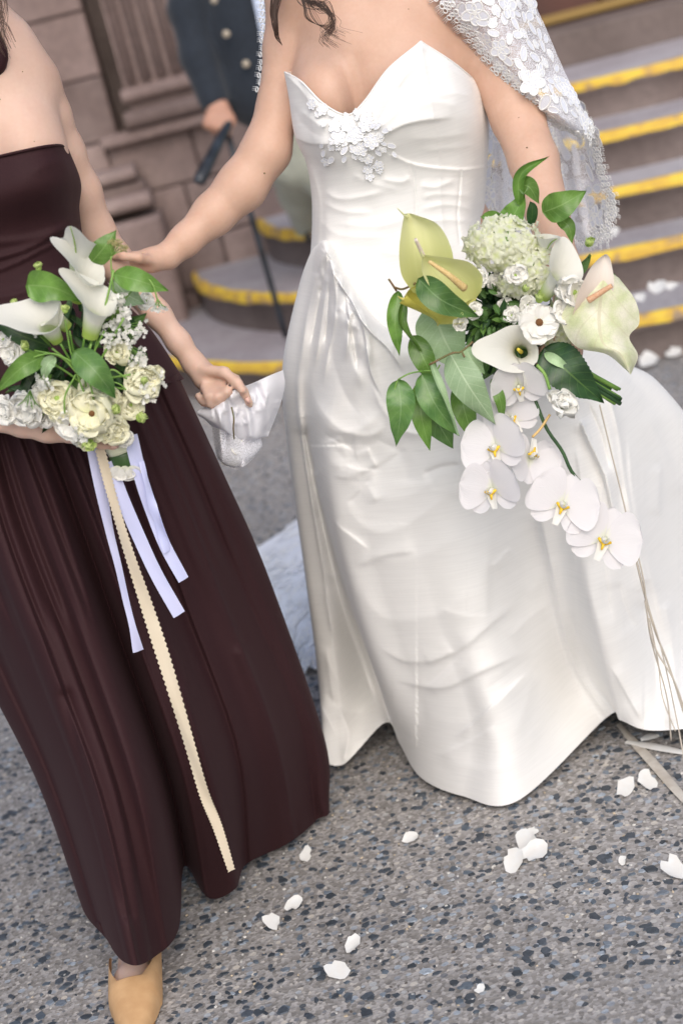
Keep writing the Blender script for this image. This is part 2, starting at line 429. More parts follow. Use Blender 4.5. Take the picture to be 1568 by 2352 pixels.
def road_mat():
    m, N, L, B = newmat('road_asphalt')
    tc = N.new('ShaderNodeTexCoord')
    def vor(s):
        v = N.new('ShaderNodeTexVoronoi'); v.inputs['Scale'].default_value = s; L.new(tc.outputs['Object'], v.inputs['Vector']); return v
    v1, v2, v3 = vor(170), vor(72), vor(52)
    big = nz(N, L, 1.2, 4)
    fine = ramp(N, L, v1.outputs['Color'], [(.0, (.12, .112, .105)), (.35, (.20, .185, .172)), (.6, (.26, .245, .235)), (.8, (.33, .31, .30)), (1, (.46, .42, .37))])
    s1 = N.new('ShaderNodeSeparateColor'); L.new(v2.outputs['Color'], s1.inputs[0])
    mid = ramp(N, L, s1.outputs[0], [(0, (.05, .057, .066)), (.3, (.17, .17, .18)), (.6, (.27, .30, .34)), (1, (.42, .38, .33))])
    m1 = math_(N, L, 'MULTIPLY', math_(N, L, 'LESS_THAN', v2.outputs['Distance'], .42), math_(N, L, 'GREATER_THAN', s1.outputs[1], .62))
    c = mix(N, L, m1, fine.outputs[0], mid.outputs[0])
    bt = ramp(N, L, big.outputs[0], [(.3, (1.05,)*3), (.7, (1.45,)*3)])
    c = mix(N, L, 1., c, bt.outputs[0], 'MULTIPLY')
    L.new(c, B.inputs['Base Color']); B.inputs['Roughness'].default_value = .85
    b1 = bump(N, L, B, v1.outputs['Distance'], .5, .002); bump(N, L, B, v2.outputs['Distance'], .35, .003, b1)
    return m
def attr_mat(name, rough=.6):
    m, N, L, B = newmat(name)
    a = N.new('ShaderNodeAttribute'); a.attribute_name = 'col'; t = nz(N, L, 160, 3)
    c = mix(N, L, .5, a.outputs['Color'], ramp(N, L, t.outputs[0], [(.3, (.6,)*3), (.7, (1.35,)*3)]).outputs[0], 'MULTIPLY')
    L.new(c, B.inputs['Base Color']); B.inputs['Roughness'].default_value = rough; return m
ANTHP = leaf_mat('veined_pale_anthurium', (.62, .67, .38), (.84, .82, .66), (.62, .56, .36), .4, veins=5, trans=.3, vs_=.5)
SKIN_B = skin_mat('bride_skin', (.58, .375, .275), (.67, .455, .35))
SKIN_M = skin_mat('bridesmaid_skin', (.64, .44, .345), (.71, .51, .415))
SKIN_G = skin_mat('man_skin', (.42, .23, .16), (.50, .29, .21))
NAIL = M('nail_polish', (.72, .45, .38), .2)
SATIN = satin_mat(); CREPE = crepe_mat()
LACE = M('lace_thread', (.92, .92, .91), .7, trans=.08)
LACEF = alpha_mat('lace_filling', (.80, .82, .90), .72, 1., 900)
TULLE = alpha_mat('veil_tulle', (.88, .88, .93), .15, .85, 420)
STONE = stone_mat('brownstone', (.16, .112, .10), (.22, .16, .146), (.29, .22, .20))
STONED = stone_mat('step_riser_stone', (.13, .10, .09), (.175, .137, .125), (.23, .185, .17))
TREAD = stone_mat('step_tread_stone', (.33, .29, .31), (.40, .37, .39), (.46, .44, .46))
PAINT = paint_mat(); ROAD = road_mat(); AGG = attr_mat('aggregate_stone')
LEAF = leaf_mat('green_leaf', (.095, .20, .035), (.16, .31, .06), (.30, .46, .16), .32)
LEAFD = leaf_mat('dark_leaf', (.018, .055, .018), (.035, .10, .03), (.12, .22, .05), .35, veins=9, trans=.12)
LEAFP = leaf_mat('pale_leaf_underside', (.32, .48, .25), (.42, .58, .34), (.62, .74, .5), .5, veins=8, trans=.25)
LEAFG = leaf_mat('glossy_leaf', (.065, .155, .04), (.13, .25, .065), (.26, .40, .18), .28)
STEM = M('green_stem', (.12, .26, .04), .45, (.22, .38, .08), 30)
STEMD = M('dark_green_stem', (.02, .06, .02), .4, (.04, .10, .03), 30)
TWIG = M('brown_twig', (.20, .10, .05), .6, (.12, .13, .04), 60)
CALLA = petal_mat('calla_white', (.82, .81, .74), (.42, .58, .12), .12, .5)
CALLAG = petal_mat('calla_green_vein', (.88, .87, .80), (.42, .58, .12), .15, .55)
ANTH = petal_mat('green_anthurium', (.70, .72, .30), (.78, .79, .42), .2, .8, .3, .25, streak=.4)
ANTHY = petal_mat('yellow_anthurium', (.66, .60, .12), (.72, .68, .22), .2, .8, .3, .3, streak=.3)
ANTHW = petal_mat('blush_anthurium', (.86, .78, .70), (.84, .70, .62), .3, .8, .35, .3, streak=.3)
ANTHP_ = petal_mat('veined_pale_anthurium', (.58, .64, .26), (.86, .83, .68), .25, .95, .4, .3, streak=.9)
CREAM = petal_mat('cream_petal', (.86, .84, .63), (.80, .83, .46), .0, .4, .6, .22)
WHITE = petal_mat('white_petal', (.85, .84, .79), (.82, .84, .62), .0, .25, .6, .22)
ORCH = petal_mat('orchid_petal', (.81, .79, .80), (.82, .84, .66), .0, .18, .45, .35, streak=.15)
HYDR = petal_mat('hydrangea_floret', (.86, .87, .72), (.76, .82, .44), .0, .5, .55, .45)
GBUD = petal_mat('green_bud', (.62, .74, .28), (.42, .6, .14), .1, .7, .5, .3)
YEL = M('orchid_yellow', (.80, .52, .02), .4); DARKC = M('flower_dark_centre', (.22, .085, .015), .7, (.07, .03, .01), 300)
SPAD = M('spadix_tan', (.66, .45, .17), .55, (.74, .56, .26), 300, (600, .6, .002))
SPADP = M('spadix_coral', (.68, .36, .2), .55, (.75, .48, .3), 300, (600, .6, .002))
SPADW = M('spadix_blush', (.82, .66, .55), .55, (.86, .78, .68), 300, (600, .6, .002))
SPADY = M('spadix_yellow', (.78, .66, .08), .6, (.7, .5, .04), 300)
RIBW = M('white_satin_ribbon_sky_tint', (.56, .60, .88), .35, (.66, .67, .90), 6, trans=.2); RIBC = M('cream_ribbon', (.58, .49, .36), .6, (.64, .56, .43), 8, (300, .3, .0008))  # white satin: the sky's blue cast is painted into its base colour
CORD = M('beige_cord', (.60, .54, .46), .6)
NAVY = M('navy_wool', (.008, .013, .022), .85, (.012, .019, .031), 60, sheen=.2)
SHIRT = M('white_shirt', (.62, .70, .88), .7); KHAKI = M('pale_linen', (.50, .52, .44), .8, (.42, .44, .36), 6, (30, .3, .01))
BRASS = M('brass', (.30, .20, .07), .5, metal=.5); BUTTON = M('horn_button', (.42, .36, .28), .5)
CANE = M('black_lacquer', (.010, .012, .016), .3, (.03, .038, .05), 20)
SHOE = M('tan_suede', (.55, .32, .15), .75, (.62, .38, .19), 40, (400, .2, .0008)); BLACKSH = M('black_shoe', (.02, .02, .02), .3)
HAIR = M('dark_brown_hair', (.045, .022, .015), .45); HAIRB = M('brown_hair', (.10, .06, .045), .45)
CLOTH = M('white_cotton', (.88, .88, .93), .8, (.92, .92, .96), 10, (18, .5, .006), trans=.25)
DOORM = M('dark_door_wood', (.05, .018, .012), .5, (.09, .03, .02), 4)
GPETAL = M('fallen_white_petal', (.82, .82, .80), .6, (.80, .78, .74), 60, (40, .4, .003), trans=.2)
DRIED = M('dried_straw', (.45, .40, .34), .7, (.6, .56, .5), 30)
# ------------------------------------------------------------------ the road
me = mkmesh('road', [(-60, -20, 0), (60, -20, 0), (60, 100, 0), (-60, 100, 0)], [[0, 1, 2, 3]], ROAD, smooth=False)
tag(ob('road', me), kind='structure')
def aggregate():
    g = np.random.default_rng(5)
    pal = np.array([(.045, .055, .068), (.062, .074, .092), (.10, .125, .155), (.17, .20, .24), (.30, .34, .39), (.50, .49, .47), (.55, .45, .32), (.62, .60, .56), (.10, .085, .075)])
    pw = np.array([.24, .24, .14, .06, .05, .09, .07, .07, .04])
    vs_, fs, cs = [], [], []; n = 0
    def inframe(x, y):
        a, b, c = proj(np.array([x, y, 0.])); return -80 < a < 1650 and 500 < b < 2430
    cnt = 0
    for band, (y0, y1, dens, smin_, smax) in enumerate(((2.1, 3.2, 2500, .0032, .0130), (3.2, 4.6, 1500, .004, .013), (4.6, 7.2, 600, .005, .012))):
        area = (y1-y0)*5
        for _ in range(int(area*dens)):
            x = g.uniform(-2.2, 2.8); y = g.uniform(y0, y1)
            if not inframe(x, y): continue
            ci = g.choice(len(pal), p=pw/pw.sum())
            r = smin_+(smax-smin_)*g.beta(1.2, 2.4) if ci < 5 else smin_*g.uniform(.5, 1.1)
            k = g.integers(5, 8); a = np.sort(g.uniform(0, 2*math.pi, k)+0)
            a = np.arange(k)*2*math.pi/k+g.uniform(-.35, .35, k)
            el = g.uniform(.5, 1.); th = g.uniform(0, math.pi); rr = r*g.uniform(.75, 1.15, k)
            px, py = rr*np.cos(a), rr*np.sin(a)*el
            qx, qy = px*math.cos(th)-py*math.sin(th), px*math.sin(th)+py*math.cos(th)
            h = g.uniform(.0008, .0022)
            b = np.stack([x+qx, y+qy, np.full(k, .0002)], 1); t = np.stack([x+qx*.86, y+qy*.86, np.full(k, h)], 1)
            vs_ += [b, t]
            fs += [[n+i, n+(i+1) % k, n+k+(i+1) % k, n+k+i] for i in range(k)]+[[n+k+i for i in range(k)]]
            cs.append(np.tile(np.append(pal[ci]*g.uniform(.8, 1.2), 1.), (2*k, 1))); n += 2*k
    me = mkmesh('aggregate_stones', np.vstack(vs_), fs, AGG, smooth=False)
    at = me.color_attributes.new('col', 'FLOAT_COLOR', 'POINT'); at.data.foreach_set('color', np.vstack(cs).astype(np.float32).ravel())
    tag(ob('aggregate_stones', me), kind='stuff')
aggregate()
# ------------------------------------------------------------------ church steps
WY = 7.65; SCX, SCY = 1.65, 7.62
steps = thing('church_steps', 'curved brownstone church steps with worn yellow painted edges behind the bride', 'steps', (SCX, SCY, 0))
RADII = [2.38, 2.02, 1.69, 1.33, .87]
def arc(r, a0=-math.pi, a1=0, n=80): 
    a = np.linspace(a0, a1, n); return np.stack([SCX+1.0*r*np.cos(a), SCY+r*np.sin(a)], 1)
g2 = random.Random(3)
for i, r in enumerate(RADII):
    z0, z1 = .15*i, .15*(i+1)
    if i == 0: pass
    b = arc(r-.012); t = arc(r); n = len(b)
    rb = np.hstack([b, np.full((n, 1), z0)]); rt = np.hstack([b, np.full((n, 1), z1-.05)])
    nt_ = np.hstack([t, np.full((n, 1), z1-.045)]); nt2 = np.hstack([t, np.full((n, 1), z1-.008)]); nt3 = np.hstack([arc(r-.008), np.full((n, 1), z1)])
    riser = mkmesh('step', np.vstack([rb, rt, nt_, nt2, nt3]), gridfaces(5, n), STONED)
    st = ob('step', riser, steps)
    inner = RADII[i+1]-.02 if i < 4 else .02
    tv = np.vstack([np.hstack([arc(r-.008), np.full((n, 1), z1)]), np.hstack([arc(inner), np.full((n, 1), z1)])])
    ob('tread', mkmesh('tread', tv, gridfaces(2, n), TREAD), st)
    # painted stripe: a worn band on the nosing and a hand's breadth of tread
    wv = .027; jag = np.array([g2.uniform(-.009, .009) for _ in range(n)])
    def ar(rr): 
        a = np.linspace(-math.pi, 0, n); return np.stack([SCX+rr*np.cos(a), SCY+rr*np.sin(a)], 1)
    s0 = np.hstack([ar(r+.002), (z1-.034+jag*.7)[:, None]]); s1 = np.hstack([ar(r+.002), np.full((n, 1), z1-.006)])
    s2 = np.hstack([ar(r-.006), np.full((n, 1), z1+.003)]); s3 = np.hstack([ar(r-wv+jag), np.full((n, 1), z1+.003)])
    ob('yellow_stripe', mkmesh('yellow_stripe', np.vstack([s0, s1, s2, s3]), gridfaces(4, n), PAINT), st)
# ------------------------------------------------------------------ church front: brownstone wall, pilaster, door
wall = thing('church_wall', 'brownstone church wall of large blocks with a fluted pilaster left of the steps', 'wall', (-.5, WY, 0))
def wx(px, py, Y=WY): return float(P(px, py, Y)[0])
def wz(px, py, Y=WY): return float(P(px, py, Y)[2])
ob('wall_core', mkmesh('wall_core', *box_vf(-4, .72, WY+.30, WY+.5, 0, 3.2), STONED, smooth=False), wall)
def block(x0, x1, z0, z1, y0, name='stone_block', mat=None, bev=.008, y1=WY+.29):
    return ob(name, mkmesh(name, *box_vf(x0+.003, x1-.003, y0, y1, z0+.003, z1-.003, bev), mat or STONE, smooth=False), wall)
xr = wx(215, 0), wx(262, 0)           # the dark recess left of the pilaster
g3 = random.Random(11)
zc = [-.0, .22, .44, .68, .93, 1.2, 1.47, 1.75, 2.1, 2.6, 3.2]
rx0 = wx(295, 300)-.045; rx1 = rx0+.08
for k, (z0, z1) in enumerate(zip(zc, zc[1:])):
    x = rx0 if z1 > .95 else rx1+.5
    x = min(x, rx0) if z1 > .95 else .70
    xe = x
    while xe > -3.5:
        w = g3.uniform(.34, .62)
        block(xe-w, xe, z0, z1, WY-.012*g3.random()-(.0 if z1 > .95 else .03)); xe -= w
# pilaster
px0, px1 = rx1, rx1+.27
pil = ob('pilaster', mkmesh('pilaster', *box_vf(px0, px1, WY-.06, WY+.29, 1.12, 3.2), STONE, smooth=False), wall)
for q in range(4):
    xa = px0+.012+q*.065
    ob('flute', mkmesh('flute', *tube_vf([(xa+.025, WY-.055, 1.14), (xa+.025, WY-.055, 3.2)], .026, 12), STONE), pil)
def course(x0, x1, z0, z1, y0, y1=WY+.02, round_=True, name='base_moulding'):
    n = 9
    a = np.linspace(-math.pi/2, math.pi/2, n)
    prof = [(y0+(z1-z0)*.5*(1-math.cos(t)) if round_ else y0, (z0+z1)/2+(z1-z0)/2*math.sin(t)) for t in a]
    v = []
    for x in (x0, x1): v += [(x, y, z) for y, z in prof]+[(x, y1, z1), (x, y1, z0)]
    m = n+2; f = [[i, (i+1) % m, m+(i+1) % m, m+i] for i in range(m)]+[list(range(m))[::-1], list(range(m, 2*m))]
    return ob(name, mkmesh(name, v, f, STONE, smooth=False), wall)
course(px0-.02, px1+.03, 1.06, 1.12, WY-.10); course(px0-.0, px1+.01, 1.03, 1.06, WY-.06, round_=False)
course(px0-.03, px1+.04, .955, 1.03, WY-.13); 
block(px0-.16, px1+.10, .90, .953, WY-.10, 'plinth_block')
block(px1+.06, px1+.16, .96, 3.2, WY-.01); block(px1+.165, .70, 1.0, 1.6, WY-.02); block(px1+.165, .70, 1.6, 3.2, WY-.02)
# lower stepped mouldings of the next pier, nearer the street
lx0, lx1 = wx(120, 440, 7.4), wx(312, 400, 7.4)
course(lx0, lx1, wz(265, 425, 7.4), wz(265, 392, 7.4), 7.40); course(lx0, lx1+.02, wz(265, 432, 7.4)-.045, wz(265, 432, 7.4), 7.44, round_=False)
course(lx0, lx1+.035, wz(290, 490, 7.36), wz(290, 452, 7.36), 7.36); block(lx0, lx1+.06, 0, wz(300, 508, 7.34), 7.34, 'plinth_block', bev=.02)
# doorway: stone reveals, sill, brass strip and dark door
door = thing('church_door', 'dark brown church door with a brass kick strip at the top of the steps', 'door', (1.7, 8.0, .75))
ob('door_leaf', mkmesh('door_leaf', *box_vf(.72, 1.698, 8.06, 8.12, .90, 3.1, .01), DOORM, smooth=False), door)
ob('door_leaf', mkmesh('door_leaf', *box_vf(1.702, 2.70, 8.06, 8.12, .90, 3.1, .01), DOORM, smooth=False), door)
ob('kick_strip', mkmesh('kick_strip', *box_vf(.74, 2.68, 8.045, 8.058, .915, .955, .004), BRASS, smooth=False), door)
sill = ob('door_sill', mkmesh('door_sill', *box_vf(.72, 2.70, 7.63, 8.3, .60, .90, .01), STONED, smooth=False), door)
rv = thing('doorway_reveal', 'brownstone side wall of the doorway right of the steps', 'wall', (2.9, 7.6, 0))
ob('stone_block', mkmesh('stone_block', *box_vf(4.05, 4.6, 7.65, 8.2, 0, 3.2, .01), STONE, smooth=False), rv)
ob('stone_block', mkmesh('stone_block', *box_vf(2.70, 4.04, 7.70, 8.1, 0, 3.2, .01), STONE, smooth=False), rv)
def rows_px(tab): return [[P(*c) for c in r] for r in tab]
# ------------------------------------------------------------------ the bride
bride = thing('person', 'woman in a strapless ivory silk wedding gown and lace veil holding the larger bouquet', 'person', (.2, 2.85, 0))
b = Body()
C1 = P(893, 90, 2.86)
b.ell(P(885, 70, 2.87), (.150, .088, .13), .05)
b.ell(P(905, 330, 2.87), (.130, .085, .20), .05)
b.ell(P(960, 620, 2.90), (.150, .105, .16), .05)
b.ell(P(875, 175, 2.845), (.135, .10, .12), .05); b.ell(P(752, 225, 2.80), (.056, .078, .072), .022); b.ell(P(958, 205, 2.795), (.064, .082, .080), .022)
b.ell(P(880, -140, 2.90), (.14, .06, .045), .05)
b.cone(*PR(850, -200, 2.90, 85), *PR(835, -400, 2.90, 80), .04)
b.ell(P(815, -560, 2.87), (.078, .095, .115), .03); b.cone(*PR(800, -520, 2.77, 12), *PR(796, -500, 2.76, 16), .01)
b.chain([(900, -120, 2.88, 60), (1050, -30, 2.88, 72)], .05)
b.chain([(1050, -20, 2.87, 78), (1090, 50, 2.86, 80), (1140, 150, 2.83, 68), (1188, 270, 2.79, 60), (1225, 370, 2.73, 56), (1255, 480, 2.66, 50), (1285, 600, 2.60, 40), (1305, 700, 2.56, 31), (1305, 760, 2.54, 30)], .012)
b.ell(P(1050, 130, 2.82), (.034, .03, .04), .02)
# her hand round the stems of the bouquet
b.ell(P(1295, 800, 2.53), (.028, .022, .036), .012)
for q, (x, y) in enumerate(((1262, 775), (1258, 800), (1256, 824), (1262, 846))):
    b.chain([(1300, y-5, 2.515, 12.5), (1275, y, 2.465, 12), (x-8, y+5, 2.47, 10.5), (x-20, y+6, 2.50, 9.5)], .004)
b.chain([(1285, 770, 2.52, 14), (1310, 765, 2.475, 12), (1330, 790, 2.46, 10.5)], .006)
# her other arm reaches across to the bridesmaid
b.chain([(890, -120, 2.88, 60), (720, -60, 2.88, 62), (672, -20, 2.87, 58)], .05)
b.chain([(668, -20, 2.87, 56), (655, 110, 2.87, 48), (640, 240, 2.86, 47), (612, 345, 2.84, 55), (555, 428, 2.83, 56), (490, 493, 2.82, 47), (425, 553, 2.80, 35), (385, 588, 2.79, 29)], .014)
b.chain([(385, 588, 2.79, 28), (350, 597, 2.775, 26), (310, 602, 2.77, 23)], .012)
for x, y, dx, dy in ((310, 588, -48, 8), (306, 598, -54, 14), (302, 610, -50, 22), (306, 620, -40, 26)):
    b.chain([(x, y, 2.77, 11.5), (x+dx*.55, y+dy*.3, 2.762, 10.5), (x+dx, y+dy, 2.785, 9.5), (x+dx*1.2, y+dy*1.5, 2.81, 8.5)], .004)
b.chain([(358, 600, 2.765, 13), (318, 592, 2.735, 12), (282, 588, 2.735, 10), (262, 590, 2.745, 9)], .006)
b.ell(P(826, 228, 2.715), (.008, .028, .05), .03, sub=True)
bride_body = b.build('body', .0042, SKIN_B, bride)
def mole(px, py, body, r, par):
    co = np.empty(len(body.data.vertices)*3); body.data.vertices.foreach_get('co', co); co = co.reshape(-1, 3)
    x, y, z = proj(co); m = np.hypot(x-px, y-py) < 6; 
    if not m.any(): return
    p = co[m][np.argmin(z[m])]; d = nrm(CP-p); ob('mole', mkmesh('mole', *tube_vf([p-d*.001, p+d*.0008], r, 8), TWIG), par)
for x, y, r in ((608, 402, .0015), (1208, 335, .0013), (1190, 265, .0008), (942, 18, .0008)): mole(x, y, bride_body, r, bride)

bod_rows = rows_px([
 [(654, 166, 2.80), (692, 188, 2.745), (742, 238, 2.71), (796, 264, 2.705), (834, 236, 2.70), (890, 160, 2.695), (966, 96, 2.70), (1035, 140, 2.73), (1075, 172, 2.78), (1100, 196, 2.86)],
 [(664, 222, 2.81), (706, 236, 2.735), (752, 272, 2.705), (800, 296, 2.70), (850, 266, 2.69), (905, 205, 2.68), (975, 160, 2.685), (1045, 180, 2.715), (1088, 210, 2.77), (1114, 240, 2.87)],
 [(678, 312, 2.82), (716, 318, 2.735), (762, 338, 2.705), (812, 345, 2.70), (868, 325, 2.685), (930, 285, 2.672), (995, 262, 2.68), (1060, 262, 2.712), (1098, 280, 2.77), (1118, 300, 2.88)],
 [(704, 372, 2.83), (735, 390, 2.765), (780, 402, 2.735), (828, 404, 2.722), (885, 392, 2.715), (945, 372, 2.712), (1008, 362, 2.72), (1062, 360, 2.745), (1096, 365, 2.79), (1114, 372, 2.88)],
 [(716, 440, 2.84), (742, 455, 2.78), (790, 470, 2.75), (840, 475, 2.738), (895, 470, 2.73), (952, 460, 2.73), (1012, 452, 2.738), (1062, 448, 2.76), (1092, 448, 2.80), (1109, 450, 2.89)],
 [(718, 520, 2.86), (745, 540, 2.785), (795, 556, 2.752), (848, 562, 2.738), (905, 560, 2.73), (962, 550, 2.73), (1020, 540, 2.738), (1070, 530, 2.76), (1096, 525, 2.81), (1110, 520, 2.90)],
 [(712, 600, 2.88), (742, 640, 2.80), (800, 668, 2.76), (860, 680, 2.735), (925, 680, 2.72), (990, 670, 2.71), (1050, 650, 2.72), (1105, 625, 2.75), (1140, 600, 2.81), (1155, 580, 2.92)],
 [(700, 690, 2.92), (745, 760, 2.84), (815, 800, 2.78), (885, 812, 2.74), (955, 812, 2.715), (1025, 800, 2.695), (1095, 770, 2.70), (1160, 730, 2.74), (1200, 690, 2.81), (1215, 660, 2.93)]])
bf = [
 ([(660, 175), (690, 205), (715, 240)], 8.05, 0.004092, 'b'),
 ([(685, 250), (720, 278), (755, 304)], 10.3, 0.004774), ([(680, 318), (715, 330), (760, 332)], 10.3, 0.006138, 'rb'),
 ([(672, 240), (700, 290), (745, 318)], 11.5, -0.002728),
 ([(968, 108), (918, 190), (878, 262), (850, 300)], 8.05, 0.00341, 'o'), ([(975, 112), (1020, 150), (1085, 190)], 5.75, 0.002728, 'b'),
 ([(868, 322), (915, 292), (965, 278), (1050, 268)], 12.6, 0.00682, 'r'), ([(862, 300), (905, 262), (925, 220)], 8.05, 0.004774, 'l'),
 ([(905, 205), (935, 168), (975, 140)], 11.5, 0.002728), ([(990, 225), (1040, 214), (1095, 224)], 10.3, 0.002728), ([(930, 320), (1010, 315), (1100, 300)], 13.8, 0.002728),
 ([(935, 250), (1000, 235), (1060, 245)], 13.8, 0.002728), ([(960, 345), (1030, 340), (1108, 330)], 10.3, 0.002046),
 ([(905, 358), (958, 379), (1052, 389), (1108, 383)], 5.75, 0.004092, 'lb'),
 ([(944, 378), (952, 430), (956, 500), (958, 560)], 2.6, -.0025, 'b'), ([(1058, 392), (1054, 440), (1050, 500), (1056, 560)], 2.6, -.0025, 'b'),
 ([(1100, 240), (1106, 330), (1102, 440), (1104, 520)], 3, -.003, 'b'),
 ([(742, 436), (776, 456), (830, 452), (895, 436)], 11.5, 0.004774), ([(735, 462), (790, 486), (860, 488)], 10.3, 0.00341), ([(760, 512), (860, 520), (940, 500)], 13.8, 0.00341),
 ([(960, 425), (1000, 430), (1050, 410)], 9.2, 0.004092), ([(965, 455), (1010, 446), (1100, 452)], 9.2, 0.00341), ([(870, 410), (920, 418), (945, 405)], 9.2, 0.004092),
 ([(960, 482), (1030, 470), (1100, 485)], 9.2, 0.00341), ([(960, 512), (1030, 505), (1100, 512)], 8.05, 0.002728), ([(800, 395), (850, 420), (930, 440)], 11.5, 0.002728),
 ([(730, 500), (780, 540), (900, 545)], 11.5, 0.002728), ([(860, 575), (940, 585), (1050, 560)], 10.3, 0.002728), ([(720, 400), (735, 470), (730, 560)], 8.05, 0.00341, 'b')]
bf = [(f_[0], f_[1], f_[2], ('c' if f_[1] > 4 else '')+(f_[3] if len(f_) > 3 else '')) for f_ in bf]
for k_, row in enumerate(bod_rows):      # a crisp point at the top of the bodice
    r_ = np.array(row); a_, b_ = r_[6]*.86+r_[5]*.14, r_[6]*.86+r_[7]*.14
    bod_rows[k_] = np.vstack([r_[:6], a_, r_[6:7], b_, r_[7:]])
bod = loft('gown_bodice', bod_rows, 230, 330, SATIN, bride, bf, back=[.10, .12, .14, .15, .16, .17, .2, .22])
# rolled top edge of the bodice
top = cr(np.array(bod_rows[0]), 120)
tube('neckline_hem', top, .0017, SATIN, bride, ns=6)
# gown skirt
def hemrow(tab): return [G(*c) for c in tab]
sk = rows_px([
 [(740, 560, 2.90), (748, 558, 2.85), (768, 562, 2.80), (796, 625, 2.78), (832, 688, 2.77), (885, 740, 2.82), (960, 770, 2.81), (1055, 770, 2.81), (1140, 715, 2.82), (1190, 670, 2.85), (1215, 640, 2.88), (1225, 630, 2.93)],
 [(718, 588, 2.86), (726, 572, 2.79), (745, 572, 2.735), (775, 638, 2.70), (815, 705, 2.675), (880, 765, 2.655), (960, 795, 2.65), (1060, 795, 2.66), (1160, 740, 2.67), (1230, 690, 2.70), (1270, 660, 2.76), (1300, 650, 2.86)],
 [(690, 662, 2.88), (712, 690, 2.80), (745, 740, 2.745), (790, 800, 2.685), (850, 860, 2.66), (950, 900, 2.65), (1040, 905, 2.64), (1150, 880, 2.64), (1240, 840, 2.65), (1320, 800, 2.69), (1372, 790, 2.76), (1405, 815, 2.87)],
 [(655, 840, 2.92), (680, 880, 2.83), (708, 920, 2.82), (760, 980, 2.735), (830, 1020, 2.695), (930, 1050, 2.66), (1040, 1050, 2.64), (1170, 1030, 2.64), (1290, 980, 2.64), (1390, 930, 2.68), (1460, 900, 2.78), (1498, 868, 2.92)],
 [(668, 1020, 2.98), (700, 1070, 2.90), (728, 1110, 2.90), (770, 1180, 2.77), (850, 1230, 2.715), (950, 1250, 2.675), (1080, 1250, 2.65), (1238, 1215, 2.70), (1330, 1150, 2.645), (1430, 1100, 2.68), (1530, 1050, 2.82), (1610, 1010, 3.0)],
 [(708, 1310, 3.07), (745, 1350, 3.0), (798, 1380, 3.0), (826, 1420, 2.81), (920, 1470, 2.74), (1020, 1480, 2.69), (1120, 1470, 2.67), (1283, 1400, 2.78), (1360, 1350, 2.66), (1470, 1330, 2.72), (1600, 1280, 2.9), (1720, 1220, 3.1)],
 [(738, 1530, 3.12), (775, 1580, 3.03), (862, 1540, 3.12), (882, 1600, 2.87), (980, 1650, 2.77), (1080, 1670, 2.71), (1175, 1670, 2.68), (1330, 1545, 2.86), (1390, 1510, 2.70), (1500, 1510, 2.76), (1650, 1490, 2.95), (1800, 1440, 3.15)]])
sk.append(hemrow([(752, 1705, .05), (785, 1757, .02), (884, 1660, .06), (918, 1710, .02), (965, 1785, .015), (1060, 1828, .012), (1190, 1838, .01), (1392, 1648, .035), (1425, 1655, .06), (1500, 1678, .05), (1680, 1660, .04), (1880, 1620, .03)]))
